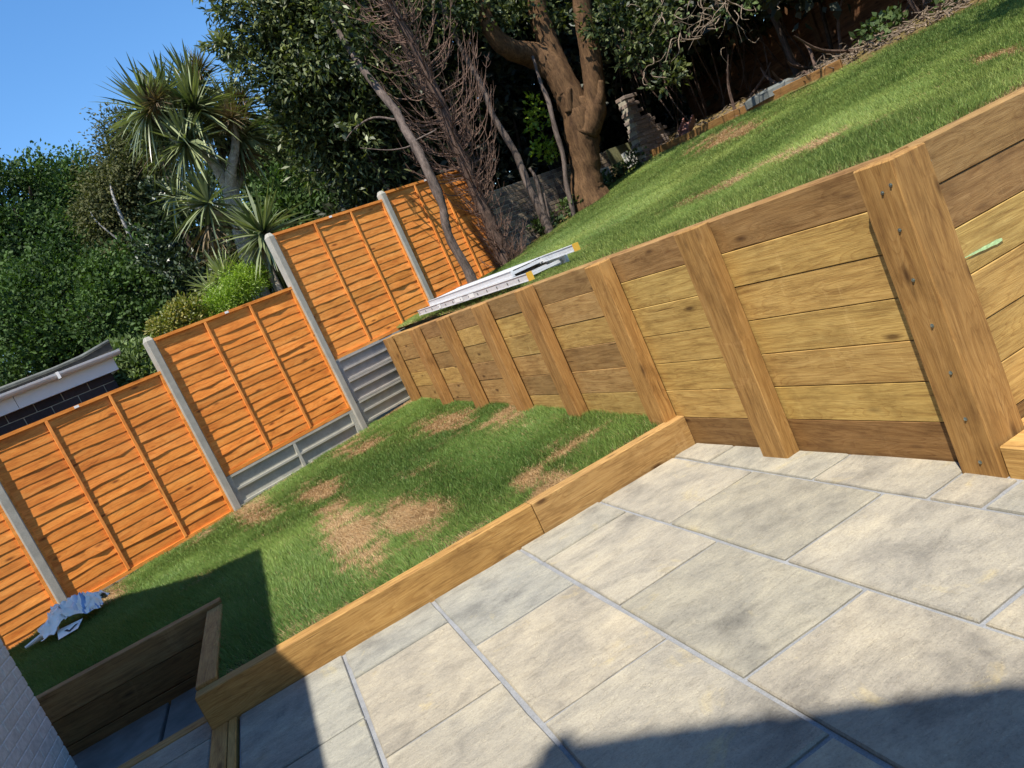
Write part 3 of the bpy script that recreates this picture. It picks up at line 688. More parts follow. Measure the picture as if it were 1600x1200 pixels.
def tree(name, label, base, top, rad0, blobs, mat_b, mat_l, L, Wd, group=None, cat='tree', **kw):
    base = np.array(base, float); t = empty(name, tuple(base)); tag(t, label, cat, group)
    top = np.array(top, float); midp = base * .45 + top * .55 + np.array([.15, .1, 0])
    P, R = smooth_path(np.array([base, midp, top]) - base, [rad0, rad0 * .75, rad0 * .5], 4)
    V, F = tube(P, R, 9, .04); v, f = limb_set(top - base, [(np.array(c) - base, r, n) for c, r, n in blobs], 3, rad0 * .4, len(label)); n0 = len(V)
    obj('trunk', list(V) + list(v), list(F) + [tuple(i + n0 for i in q) for q in f], mat_b, t, True)
    crown('crown', blobs, t, mat_l, L, Wd, org=base, **kw); return t
GZ = -.36
DENS = 2.0
def blob(x, y, r, rr, n, ry=None, rz=None):     # a leaf mass seen at a pixel, r metres away, radius in metres
    return (at(x, y, r), (rr, ry or rr, rz or rr), n)

# --- trees beyond the fence
bA = [blob(15, 350, 25, 1.75, 5500), blob(-50, 430, 25, 2.6, 6500), blob(70, 430, 24.5, 1.9, 5000), blob(-20, 540, 23, 2.4, 5500), blob(60, 520, 23, 1.7, 4000), blob(-100, 370, 26, 2.2, 4000)]
tree('broadleaf_tree', 'tall dense dark green tree behind the brick outbuilding', (*at(0, 500, 25)[:2], GZ), at(10, 420, 25), .35, bA, M['darkbark'], M['leaf_dark'], .125, .08, 'trees beyond the fence', cs=.46, clump=300, shell=(.6, 1.05), dens=1.7)
bB = [blob(130, 315, 28, 1.2, 4500), blob(180, 360, 28, 1.4, 4000), blob(115, 385, 27, 1.6, 4500), blob(170, 440, 27, 2.0, 4500), blob(215, 420, 28, 1.8, 3500)]
tree('broadleaf_tree', 'dark green tree with a rounded top between the dense tree and the birch', (*at(160, 420, 28)[:2], GZ), at(150, 370, 28), .3, bB, M['darkbark'], M['leaf_dark'], .13, .085, 'trees beyond the fence', cs=.46, clump=300, shell=(.6, 1.05), tb=.45, dens=1.7)
bC = [blob(120, 480, 18, 1.2, 4800), blob(180, 500, 17.5, 1.05, 4000), blob(60, 530, 18, 1.3, 4500), blob(150, 550, 17, 1.1, 4500), blob(215, 545, 17, .9, 2600)]
tree('bushy_tree', 'lower dark bushy tree just above the outbuilding roof', (*at(140, 520, 18)[:2], GZ), at(140, 530, 18), .2, bC, M['darkbark'], M['leaf_dark'], .095, .06, 'trees beyond the fence', cs=.30, clump=220, tb=.45, dens=1.6)
bD = [blob(470, 270, 23, 1.5, 5000), blob(540, 290, 22, 1.5, 4800), blob(440, 262, 23, 1.2, 3600), blob(512, 240, 24, 1.5, 4000), blob(600, 270, 22, 1.4, 3000), blob(400, 330, 22, 1.6, 3600)]
tree('broadleaf_tree', 'silvery green tree behind the stepped fence panels right of the palm', (*at(500, 320, 23)[:2], GZ), at(490, 300, 23), .25, bD, M['darkbark'], M['leaf_mid'], .16, .09, 'trees beyond the fence', cs=.36, clump=170, tb=.5)
tree('bushy_tree', 'dark bushy tree filling the gap behind the palm trunk', (*at(380, 400, 20)[:2], GZ), at(385, 420, 20), .2, [blob(350, 420, 20, 1.3, 3000), blob(420, 400, 20, 1.4, 3000), blob(300, 450, 20, 1.3, 3000), blob(470, 360, 20, 1.2, 2200)], M['darkbark'], M['leaf_dark'], .15, .09, 'trees beyond the fence', cs=.34, clump=150)
# --- birch with pale stems
bb = [blob(205, 275, 22, 1.0, 5000), blob(225, 225, 22, .9, 3600), blob(190, 330, 22, .9, 4200), blob(165, 335, 22.3, .6, 2000), blob(215, 380, 22, .8, 3000), blob(240, 300, 22.5, .9, 3000), blob(200, 440, 21.5, .9, 2400)]
base = np.array([*at(235, 470, 21.5)[:2], GZ]); t = empty('birch_tree', tuple(base)); tag(t, 'thin brownish birch tree with white stems', 'tree', 'trees beyond the fence')
stem('trunk', [base, at(235, 450, 21.3), at(205, 375, 21.1), at(178, 310, 21.0), at(172, 285, 21.2)], [.10, .075, .05, .035, .015], M['birchbark'], t, 7, .08, base)
stem('trunk', [at(220, 415, 21.3), at(190, 380, 21.1), at(150, 345, 21.1), at(140, 325, 21.3)], [.03, .025, .02, .01], M['birchbark'], t, 6, .08, base)
crown('crown', bb, t, M['leaf_birch'], .11, .05, cs=.3, clump=45, org=base, up=.3, droop=.4)

# --- monkey puzzle: upswept ropes of scale leaves
base = np.array([*at(270, 480, 17.5)[:2], GZ]); t = empty('monkey_puzzle_tree', tuple(base)); tag(t, 'dark monkey puzzle tree with rope like drooping branches', 'tree', 'trees beyond the fence')
top = at(262, 275, 17.5); stem('trunk', [base, (base + top) / 2, top], [.2, .16, .05], M['darkbark'], t, 8, .03, base)
Cs, Ds, Ns, Ts = [], [], [], []
axis = top - base
for k in range(190):
    f = rng.uniform(.30, 1.0); p0 = base + axis * f; a = rng.uniform(0, 2 * math.pi); Lb = (1.9 * (1 - f) ** .7 + .55) * rng.uniform(.75, 1.1)
    o_ = np.array([math.cos(a), math.sin(a), 0]); q = np.linspace(0, 1, 46)[:, None]
    sway = np.array([-o_[1], o_[0], 0]) * rng.normal(0, .12)
    P = p0 + o_ * Lb * (q ** .8) + sway * q + np.array([0, 0, 1]) * (-.75 * Lb * q + .80 * Lb * q ** 3)
    T = np.gradient(P, axis=0)
    for rep in range(2):
        nr = rdir(len(P)); Cs.append(P + nr * .02); Ds.append(T / np.linalg.norm(T, axis=1, keepdims=True) * .9 + nr * .8); Ns.append(np.cross(nr, T) * 0 + nr); Ts.append(rng.normal(.3, .2, len(P)) + .3 * (q[:, 0] > .8))
me = leaf_mesh('foliage', np.concatenate(Cs) - base, np.concatenate(Ds), np.concatenate(Ns), .105, .055, np.concatenate(Ts)); link('crown', me, M['leaf_monkey'], t)

# --- cordyline palm
def strap_head(par, c, n, L, org, wid=.05, tilt=(0, 0, 1), lo=-.75, name='leaf_head', mat=None, stiff=1.0, tb=.45):
    V, F, T = [], [], []; c = np.array(c) - org; tilt = np.array(tilt, float); tilt /= np.linalg.norm(tilt)
    a_ = np.cross(tilt, [.3, .9, .2]); a_ /= np.linalg.norm(a_); b_ = np.cross(tilt, a_)
    for k in range(n):
        e = math.asin(rng.uniform(math.sin(lo * 1.2), .99)) if rng.random() < .8 else rng.uniform(-.2, 1.3)
        az_ = rng.uniform(0, 2 * math.pi); d = math.cos(e) * (a_ * math.cos(az_) + b_ * math.sin(az_)) + math.sin(e) * tilt
        l = L * rng.uniform(.7, 1.1); dr = rng.uniform(.12, .5) * (1.25 - math.sin(e)) * .55 / stiff; s_ = np.cross(d, [0, 0, 1]); s_ /= np.linalg.norm(s_) + 1e-6
        s_ = s_ * math.cos(.5 * rng.normal()) + np.array([0, 0, 1]) * .3 * rng.normal(); i0 = len(V); tt = np.clip(tb + .25 * rng.normal() + (.15 if e < 0 else 0), 0, 1)
        for j, (q, w) in enumerate(((.04, .5), (.3, 1), (.6, .85), (.85, .45), (1, .04))):
            p = c + d * l * q - np.array([0, 0, 1]) * l * dr * q ** 2.2; V += [p - s_ * wid * w * .5, p + s_ * wid * w * .5]; T += [tt, tt]
            if j: F.append((i0 + 2 * j - 2, i0 + 2 * j - 1, i0 + 2 * j + 1, i0 + 2 * j))
    me = mesh(name, np.array(V), np.array(F)); set_f(me, 'tint', np.array(T)); return link(name, me, mat or M['leaf_palm'], par)
RP = 14.5
base = np.array([*at(430, 520, RP)[:2], GZ]); palm = empty('cordyline_palm', tuple(base)); tag(palm, 'tall cordyline palm with several spiky leaf heads above the fence', 'palm tree')
K = lambda x, y, dr=0: at(x, y, RP + dr)
stem('trunk', [base, K(412, 470), K(395, 425), K(378, 370), K(366, 320), K(358, 292)], [.2, .165, .15, .145, .14, .15], M['palmbark'], palm, 10, .05, base)
for P, R in (([K(358, 295), K(338, 262), K(318, 238), K(290, 205)], [.12, .095, .08, .06]), ([K(360, 298), K(362, 262, -.2), K(368, 232, -.2), K(366, 195, -.2)], [.12, .09, .075, .06]), ([K(359, 292), K(345, 262, .6), K(345, 225, .8), K(300, 150, .9)], [.1, .08, .065, .05]),
             ([K(364, 300), K(380, 265, .5), K(378, 215, .6), K(372, 180, .6)], [.08, .065, .06, .05]), ([K(330, 250, -.1), K(290, 232, -.3), K(255, 200, -.4), K(238, 178, -.4)], [.07, .06, .055, .045]), ([K(370, 330), K(345, 335, -.6), K(328, 328, -.8)], [.05, .045, .04]), ([K(372, 340, .2), K(310, 325, .3), K(270, 308, .4)], [.05, .045, .035])):
    stem('branch', P, R, M['palmbark'], palm, 7, .05, base)
for x, y, n, L, dr in ((235, 172, 110, .80, -.4), (305, 172, 130, .82, -.35), (292, 225, 85, .72, -.6), (366, 180, 90, .8, .6), (300, 135, 85, .72, .8), (260, 150, 70, .72, .6), (330, 200, 60, .7, .7), (375, 215, 90, .85, .3), (250, 205, 70, .7, .2)):
    strap_head(palm, K(x, y, dr), int(n * 1.9), L * 1.15, base, .052)
for x, y, n, L, dr in ((272, 308, 70, .62, .4), (326, 318, 110, .85, -.8)): strap_head(palm, K(x, y, dr), n, L, base, .05)
for x, y, dr in ((244, 158, -.8), (312, 108, .7), (378, 152, .4), (362, 185, -.5), (340, 398, -.6)):
    strap_head(palm, K(x, y, dr), 190, .38, base, .014, name='flower_head', mat=M['leaf_brown'], stiff=3, lo=-.9)
    strap_head(palm, K(x, y, dr), 60, .5, base, .012, name='flower_head', mat=M['leaf_brown'], stiff=2, lo=-.5)
# skirt of dead brown leaves
for x, y, dr, n in ((345, 225, .4, 50), (372, 235, .1, 60), (250, 225, .2, 40), (325, 350, -.6, 40)):
    strap_head(palm, K(x, y, dr), n, .7, base, .035, tilt=(0, 0, -1), lo=.2, name='dead_leaves', mat=M['leaf_brown'], tb=.25)
b2 = np.array([*at(430, 430, 12.9)[:2], GZ]); p2 = empty('cordyline_palm', tuple(b2)); tag(p2, 'young cordyline with one big leaf head touching the concrete fence post', 'palm tree')
stem('trunk', [b2, at(425, 430, 12.9), at(414, 370, 12.9)], [.09, .07, .06], M['palmbark'], p2, 8, .05, b2)
strap_head(p2, at(412, 366, 12.9), 150, .92, b2, .055); strap_head(p2, at(414, 372, 12.9), 40, .85, b2, .05, tilt=(0, 0, -1), lo=.1)
b3 = np.array([*at(360, 470, 13)[:2], GZ]); p3 = empty('yucca_plant', tuple(b3)); tag(p3, 'small yellow striped yucca beside the lime shrub behind the fence', 'plant')
stem('stem', [b3, at(358, 450, 13), at(352, 440, 13)], [.06, .05, .05], M['palmbark'], p3, 6, .05, b3)
strap_head(p3, at(352, 436, 13), 110, .62, b3, .036, tb=.9); strap_head(p3, at(328, 452, 13), 70, .5, b3, .034, tb=.9); strap_head(p3, at(378, 428, 13), 60, .45, b3, .03, mat=M['leaf_lime'])
# --- shrubs behind the fence
def shrub(name, label, blobs, mat, L, Wd, r0, cs=.12, clump=45, **kw):
    base = np.array([*(np.mean([b_[0][:2] for b_ in blobs], axis=0)), GZ]); t = empty(name, tuple(base)); tag(t, label, 'shrub', 'shrubs behind the fence')
    for q_, (c, r, n) in enumerate(blobs):
        for j in range(2): obj('stem', *limb_set(np.array([0, 0, 0.]), [(np.array(c) - base, r, n)], 1, r0, 5 + q_ * 2 + j), M['darkbark'], t, True)
    crown('crown', blobs, t, mat, L, Wd, cs=cs, clump=clump, org=base, **kw); return t
shrub('shrub', 'feathery lime green shrub at the foot of the palm', [blob(380, 448, 12.6, .27, 2200), blob(350, 472, 12.5, .24, 1600), blob(393, 432, 12.8, .2, 1000), blob(325, 487, 12.4, .16, 700)], M['leaf_lime'], .055, .014, .03, cs=.09)
shrub('shrub', 'yellowing low shrub showing over the fence top', [blob(290, 495, 12.3, .28, 1300), blob(265, 510, 12.2, .22, 800)], M['leaf_auburn'], .06, .03, .03, cs=.10)
shrub('shrub', 'bright green laurel bush between the outbuilding and the fence post', [blob(205, 575, 11.5, .33, 1500), blob(228, 590, 11.3, .28, 1000), blob(190, 560, 11.8, .26, 700)], M['leaf_mid'], .09, .045, .03, cs=.12, tb=.75)


# --- large glossy evergreen hanging over the fence
bE = [blob(480, 50, 14, 1.2, 3000), blob(425, 40, 13.6, .55, 1100), blob(462, 128, 13.6, .58, 1200), blob(540, 30, 14.2, 1.6, 3000), blob(530, 130, 14.2, 1.25, 2800), blob(540, 220, 14.6, 1.2, 2600), blob(490, 190, 14.2, .6, 1100), blob(590, 120, 15.2, 1.7, 3000), blob(600, 250, 15.2, 1.2, 2000),
      blob(440, -120, 14.5, 2.2, 3200), blob(580, -100, 14.5, 2.3, 3200), blob(520, -250, 15, 2.2, 2000)]
ev = tree('evergreen_tree', 'large glossy dark evergreen tree reaching up against the blue sky', (*at(560, 330, 15.2)[:2], GZ), at(530, 120, 14.8), .3, bE, M['darkbark'], M['leaf_bay'], .15, .045, cs=.30, clump=42, up=.35, droop=.35, shell=(.35, 1.0), tb=.3)
br = [((at(395, 95, 13.4) * (1 - q) + at(340, 62, 13.2) * q), (.16, .16, .14), 60) for q in (0, .3, .6, .85, 1)] + [(at(335, 4, 13.3), (.25, .25, .2), 90), (at(350, 20, 13.3), (.25, .25, .2), 90), (at(375, 110, 13.4), (.3, .3, .25), 140)]
crown('sprays', br, ev, M['leaf_bay'], .15, .042, cs=.09, clump=18, org=np.array(ev.location), up=.3, tb=.45)

# --- big forked tree by the brick wall
RT = 13.7
def T2(u, v, dr=0): return at(*z2(u, v), RT + dr)
base = T2(1195, 850); base[2] = zu(base[0], base[1]) - .05; bt = empty('forked_tree', tuple(base)); tag(bt, 'huge forked tree with smooth warm brown bark by the old brick wall', 'tree')
V, F = [], []
for P, R in (([base - np.array([0, 0, .15]), T2(1195, 850), T2(1188, 770), T2(1180, 680), T2(1168, 580), T2(1160, 500), T2(1150, 440)], [.40, .31, .26, .27, .31, .30, .20]),
             ([T2(1160, 530), T2(1100, 400), T2(1045, 310), T2(960, 250), T2(870, 228, -.3), T2(800, 185, -.5), T2(755, 120, -.6), T2(735, 60, -.6), T2(700, -80, -.6)], [.27, .25, .23, .215, .175, .155, .14, .12, .1]),
             ([T2(1110, 430), T2(1055, 290, .1), T2(1010, 170, .1), T2(980, 80, .1), T2(965, -20, .1), T2(950, -250, .1)], [.24, .20, .18, .17, .16, .13]),
             ([T2(1185, 600, -.1), T2(1222, 500, -.1), T2(1224, 400, -.1), T2(1212, 280, -.1), T2(1192, 160, -.1), T2(1172, 50, -.1), T2(1160, -150, -.1)], [.22, .21, .185, .18, .17, .155, .13]),
             ([T2(1195, 540, -.15), T2(1245, 450, -.2), T2(1248, 360, -.2)], [.12, .10, .06]), ([T2(1115, 500, -.2), T2(1110, 430, -.25), T2(1110, 395, -.25)], [.08, .06, .055])):
    v, f = tube(*smooth_path(np.array(P) - base, R, 5), 14, .035, True, len(V)); n = len(V); V += list(v); F += [tuple(i + n for i in q) for q in f]
obj('trunk', V, F, M['bark'], bt, True)
bT = [blob(745, 12, 13, .42, 650), blob(700, -10, 13, .5, 500), blob(800, 20, 13.5, .4, 420), blob(955, 35, 13.3, .42, 520), blob(1000, 70, 13.2, .34, 300), blob(1030, 15, 13.2, .36, 260), blob(1040, 110, 13, .2, 120), blob(860, 15, 14, .4, 300)]
crown('crown', bT, bt, M['leaf_bay'], .11, .055, cs=.16, clump=28, org=base, tb=.2, dens=.75)
hi = [((7.3, 13.9, 8.4), (2.6, 2.4, 1.9), 1700), ((9.6, 12.2, 7.2), (2.2, 2.4, 1.6), 1500), ((8.4, 13.6, 8.2), (2.6, 2.6, 1.8), 1500), ((6.2, 15.6, 8.6), (2.0, 1.8, 1.8), 1100)]
crown('shade_crown', hi, bt, M['leaf_bay'], .26, .14, cs=.5, clump=40, org=base)  # unseen leaf mass above the view, placed to shade the hedge behind

# --- leaning saplings and the dead conifer
def sapling(name, label, P, R, mat, extra=()):
    base = np.array(P[0]); t = empty(name, tuple(base)); tag(t, label, 'tree'); stem('trunk', P, R, mat, t, 9, .09, base, 4, 3)
    for q, r in extra: stem('branch', q, r, mat, t, 6, .06, base)
    return t
RS = 11.2
A = lambda u, v, dr=0: at(*z2(u, v), RS + dr)
b0 = at(745, 452, RS); b0[2] = zu(b0[0], b0[1]) - .06
s1 = sapling('leaning_sapling', 'slim grey brown sapling leaning across the top fence panel', [b0, A(650, 1190), A(588, 1080), A(562, 1000), A(550, 930), A(522, 850), A(480, 760), A(430, 660, .1), A(380, 580, .2), A(340, 500, .3), A(270, 410, .4), A(215, 340, .5), A(150, 250, .6), A(95, 160, .7), A(40, 60, .8)],
             [.085, .07, .062, .066, .058, .074, .07, .066, .062, .058, .062, .052, .045, .036, .02], M['greybark'],
             [([A(340, 535, .3), A(240, 525, .4), A(160, 570, .5), A(110, 630, .5)], [.02, .016, .012, .006]), ([A(430, 640, .2), A(380, 660, .1), A(300, 670, .1), A(180, 660, .1)], [.018, .012, .009, .005]), ([A(520, 580, .1), A(440, 620, .1), A(400, 640, .1)], [.014, .012, .01])])
crown('leaves', [(A(u, v, .5), (.28, .28, .28), n) for u, v, n in ((200, 210, 26), (120, 130, 50), (60, 60, 60), (230, 190, 22), (150, 320, 20), (20, 250, 40), (100, 530, 16), (180, 640, 26))], s1, M['leaf_bay'], .12, .05, cs=.12, clump=14, org=np.array(s1.location), droop=.5, tb=.25)
b0 = at(797, 425, 12.4); b0[2] = zu(b0[0], b0[1]) - .08
D = lambda u, v, dr=0: at(*z2(u, v), 12.4 + dr)
path_d = [b0, D(840, 1180), D(785, 1060), D(742, 950), D(690, 840), D(640, 710), D(592, 600), D(540, 460), D(470, 310), D(390, 150), D(310, 0), D(250, -130)]
rad_d = [.17, .15, .12, .11, .1, .095, .085, .075, .07, .06, .05, .04]
dc = sapling('dead_conifer', 'dead bare conifer with brown feathery twigs beside the last fence post', path_d, rad_d, M['deadbark'], [([D(700, 880), D(560, 570, .3), D(450, 350, .4), D(330, 110, .5), D(270, 0, .5), D(200, -130, .5)], [.06, .06, .055, .05, .045, .035])])
Pp, Rr = smooth_path(np.array(path_d), rad_d, 12); V, F = [], []
def addtube(P, R, n=3):
    v, f = tube(P, R, n, 0, False); k = len(V); V.extend(v); F.extend([tuple(i + k for i in q) for q in f])
right = RM[0] * .9 - RM[1] * .1; upv = np.array([0, 0, 1.])
for k in range(280):
    i = rng.integers(3, len(Pp) - 1); p = Pp[i]; q = i / len(Pp)
    d = rdir(1)[0]; d[2] = 0; d /= np.linalg.norm(d); l = rng.uniform(.3, .95) * (1.15 if q > .35 else .5)
    e = p + d * l + upv * l * rng.uniform(.45, 1.2); mid = p + d * l * .62 + upv * l * rng.uniform(.05, .3)
    P3, R3 = smooth_path([p, mid, e], [.011, .007, .002], 4); addtube(P3, R3, 4)
    for j in range(rng.integers(6, 13)):
        b_ = P3[rng.integers(2, len(P3))]; dd = rdir(1)[0] * .6 + d * .4 + upv * .55; l2 = rng.uniform(.07, .24)
        addtube([b_, b_ + dd * l2 * .55, b_ + dd * l2 + upv * l2 * .25], [.0042, .003, .0012], 3)
for k in range(420):                               # short stubs and loose bark fibre on the stem
    i = rng.integers(2, len(Pp) - 1); dd = rdir(1)[0] + upv * .4; addtube([Pp[i] + dd * Rr[i] * .6, Pp[i] + dd * (Rr[i] + rng.uniform(.03, .12))], [.005, .002], 3)
obj('twigs', np.array(V) - b0, F, M['twig'], dc)['kind'] = 'stuff'
b0 = at(868, 385, 13.2); b0[2] = zu(b0[0], b0[1]) - .1
E2 = lambda u, v, dr=0: at(*z2(u, v), 13.2 + dr)
sapling('bare_sapling', 'bare twin stemmed sapling in front of the brick wall', [b0, E2(1030, 1050), E2(990, 950), E2(940, 850), E2(880, 700), E2(830, 610), E2(770, 510), E2(730, 400), E2(650, 250), E2(560, 60), E2(520, -60)], [.09, .085, .075, .065, .06, .055, .05, .05, .045, .04, .03], M['greybark'],
        [([E2(1015, 1020), E2(985, 880), E2(965, 800), E2(935, 750)], [.05, .04, .035, .02]), ([E2(1040, 1060), E2(1015, 930), E2(1000, 860)], [.025, .02, .01])])
E3 = lambda u, v, dr=0: at(*z2(u, v), 13.4 + dr)
b0 = at(896, 345, 13.4); b0[2] = zu(b0[0], b0[1]) - .05
sapling('thin_sapling', 'thin pale stem curving up in front of the forked tree', [b0, E3(1130, 950), E3(1100, 820), E3(1085, 690), E3(1048, 570), E3(1020, 450), E3(985, 370), E3(950, 250)], [.05, .045, .042, .042, .045, .04, .03, .02], M['greybark'])

# --- brick wall continuing the boundary, built brick by brick where it shows
bw = empty('brick_wall', (*fp(5.95), 1.2), math.atan2(FU[1], FU[0])); tag(bw, 'old stock brick garden wall in dappled shade beyond the last fence panel', 'wall')
b = MB(); b.box((0, .008, 0), (12.5, .20, 1.635)); b.obj('mortar', M['brickmortar'], bw)
bs = mesh('brick', *cbox(.213, .05, .064, .004)); bs.materials.append(M['brick']); far = MB(); ft = []; cnt = 0
for r in range(22):
    z = .0 + r * .0745
    for k in range(56):
        x = k * .2235 + (.112 if r % 2 else 0)
        if x > 12.2: continue
        show = x < 3.4 and r > 4 and cnt < 300
        if show: cnt += 1; link('brick', bs, None, bw, Matrix.Translation((x, random.uniform(-.006, .002), z)) @ Matrix.Rotation(random.uniform(-.006, .006), 4, 'Y'))
        else:
            v, f = cbox(.213, .05, .064, .004); j = random.uniform(-.006, .002); far.add([(q[0] + x, q[1] + j, q[2] + z) for q in v], f); ft += [random.random()] * len(v)
o = far.obj('bricks', M['brick'], bw); set_f(o.data, 'tint', np.array(ft)); tag(o, kind='stuff')
b = MB(); b.box((0, 0, 0), (1.35, .03, .95)); o = b.obj('mossy_panel', M['moss'], bw, mw=Matrix.Translation((3.75, -.045, .70)))
# --- crumbling brick pier
pr_o = at(1040, 262, 15.0); pr_o[2] = zu(pr_o[0], pr_o[1]) - .1
pier = empty('brick_pier', tuple(pr_o), math.atan2(FU[1], FU[0])); tag(pier, 'stepped broken brick pier with a narrow top', 'wall')
bp = mesh('brick', *cbox(.21, .10, .064, .006)); bp.materials.append(M['pierbrick'])
for r in range(17):
    w = 1.0 if r < 8 else .72 if r < 11 else .34; x0 = -.5 if r < 8 else -.42 if r < 11 else -.40
    for k in range(int(w / .22) + 1):
        x = x0 + k * .22 + (.09 if r % 2 else 0)
        if x + .21 > x0 + w + .12: continue
        for dy in (0, .106): link('brick', bp, None, pier, Matrix.Translation((x + random.uniform(-.012, .012), dy + random.uniform(-.014, .01), r * .073)) @ Matrix.Rotation(random.uniform(-.02, .02), 4, 'Z'))
b = MB(); b.box((-.46, .02, 0), (.46, .185, .57)); b.box((-.40, .02, .571), (.24, .185, .79)); b.box((-.385, .02, .791), (-.10, .185, 1.22)); b.obj('core', M['brickmortar'], pier)
# --- pierced concrete screen blocks leaning by the pier, red plastic thing
def screen_block(p, rz, tilt, label):
    b = MB(); t = .03; s = .29
    b.box((0, 0, 0), (s, .09, t)); b.box((0, 0, s - t), (s, .09, s)); b.box((0, 0, t), (t, .09, s - t)); b.box((s - t, 0, t), (s, .09, s - t))
    b.box((.095, .002, .095), (.195, .088, .115)); b.box((.095, .002, .175), (.195, .088, .195)); b.box((.095, .002, .115), (.115, .088, .175)); b.box((.175, .002, .115), (.195, .088, .175))
    b.box((.13, .004, t), (.16, .086, .095)); b.box((.13, .004, .195), (.16, .086, s - t)); b.box((t, .004, .13), (.095, .086, .16)); b.box((.195, .004, .13), (s - t, .086, .16))
    o = b.obj('screen_block', M['screen'], None, mw=Matrix.Translation(p) @ Matrix.Rotation(rz, 4, 'Z') @ Matrix.Rotation(tilt, 4, 'X')); tag(o, label, 'block', 'pierced screen blocks'); return o
for (x, y, r, lab) in ((988, 262, 14.9, 'pale pierced concrete screen block standing between another block and the soil'), (1008, 255, 14.9, 'pale pierced concrete screen block touching the brick pier'), (950, 290, 14.8, 'shaded pierced concrete screen block beside the forked tree')):
    p = at(x, y, r); p[2] = zu(p[0], p[1]) + .04; screen_block(p, .42, -.12, lab)
p = at(1082, 218, 14.0); p[2] = zu(p[0], p[1]) + .02
b = MB(); b.box((0, 0, 0), (.42, .20, .03)); b.box((0, 0, .031), (.42, .025, .16)); b.box((0, .175, .031), (.42, .20, .12)); b.box((.08, .03, .031), (.34, .17, .07))
o = b.obj('broken_trough', M['red'], None, mw=Matrix.Translation(p) @ Matrix.Rotation(.5, 4, 'Z') @ Matrix.Rotation(-.45, 4, 'Y') @ Matrix.Rotation(.3, 4, 'X')); tag(o, 'faded red plastic trough tipped over at the lawn edge', 'trough')

# --- timber edging, slate, brush pile, rear fence
q0, q1 = on_upper(1075, 224), on_upper(1255, 137)
eb = empty('timber_edging', (XE - .05, 7.6, 2.0)); tag(eb, 'sunlit orange brown timber edging board along the far lawn edge', 'edging')
ya, yb_ = 7.6, 12.2; za, zb_ = zu(XE, ya), zu(XE, yb_)
for k in range(2):
    t0, t1 = k / 2, (k + 1) / 2; P0 = np.array([XE + .0, ya + (yb_ - ya) * t0, za + (zb_ - za) * t0 - .05]); P1 = np.array([XE, ya + (yb_ - ya) * t1, za + (zb_ - za) * t1 - .05])
    beam('board', P0 - np.array([XE - .05, 7.6, 2.0]), P1 - P0, np.linalg.norm(P1 - P0) - .004, .04, .15, eb, (.62, .5, .42))
p = np.array([XE + .30, 8.6, zu(XE, 8.6) + .02]); V = []; r_ = np.random.default_rng(4); out = [(0, 0), (.45, -.1), (.95, -.03), (1.15, .15), (.8, .34), (.3, .36), (-.05, .2)]
V = [(x, y, .0) for x, y in out] + [(x + .02, y, .10 + r_.uniform(-.02, .02)) for x, y in out] + [(.52 + (x - .52) * .8, .14 + (y - .14) * .8, .14 + r_.uniform(-.01, .012)) for x, y in out]; n = 7
F = [(L * n + i, L * n + (i + 1) % n, L * n + n + (i + 1) % n, L * n + n + i) for L in (0, 1) for i in range(n)] + [tuple(range(14, 21))]
o = obj('slate_slab', V, F, M['slate'], None, mw=Matrix.Translation(p) @ Matrix.Rotation(1.62, 4, 'Z') @ Matrix.Rotation(.10, 4, 'X')); tag(o, 'flat grey slate slab lying in the bed behind the timber edging', 'stone')
V, F = [], []
for k in range(1900):
    y = rng.uniform(3.2, 12.8); x = XE + abs(rng.normal(.12, .5)); x = min(x, XE + 2.2); dn = 1 if y < 8.6 else .35
    if rng.random() > dn: continue
    z = zu(min(x, 9.5), y) + abs(rng.normal(0, .07)) * (1 if y < 8.5 else .5); d = rdir(1)[0] * np.array([1, 1, .45]); l = rng.uniform(.04, .24); w = rng.uniform(.004, .014)
    addtube([np.array([x, y, z]), np.array([x, y, z]) + d * l * .5 + rdir(1)[0] * .02, np.array([x, y, z]) + d * l], [w, w * .8, w * .4], 4)
o = obj('brush_pile', V, F, M['palestem']); tag(o, 'bleached chippings and broken sticks heaped along the far lawn edge', 'brush', kind='stuff')
V, F = [], []
for k in range(26):
    y = rng.uniform(4.6, 10.5); x = XE + rng.uniform(.2, 1.6); z = zu(min(x, 9.5), y); d = rdir(1)[0]; d[2] = abs(d[2]) * .7 + .1; l = rng.uniform(.5, 1.3)
    addtube(*smooth_path([np.array([x, y, z]), np.array([x, y, z]) + d * l * .5 + rdir(1)[0] * .1, np.array([x, y, z]) + d * l], [.03, .022, .008], 4), 6)
o = obj('fallen_branches', V, F, M['deadbark']); tag(o, 'fallen branches tangled in front of the dark rear fence', 'branches', kind='stuff')
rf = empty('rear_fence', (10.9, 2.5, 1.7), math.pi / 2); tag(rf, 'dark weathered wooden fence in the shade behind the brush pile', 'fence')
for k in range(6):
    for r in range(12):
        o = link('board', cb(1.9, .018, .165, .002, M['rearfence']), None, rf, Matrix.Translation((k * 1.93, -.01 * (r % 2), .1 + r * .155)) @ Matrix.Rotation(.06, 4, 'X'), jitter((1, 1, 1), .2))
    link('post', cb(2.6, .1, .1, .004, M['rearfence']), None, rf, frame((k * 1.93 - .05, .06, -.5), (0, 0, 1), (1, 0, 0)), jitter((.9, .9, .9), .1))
    link('rail', cb(1.9, .05, .09, .003, M['rearfence']), None, rf, Matrix.Translation((k * 1.93, .025, 1.0)), jitter((1, .95, .9), .1))

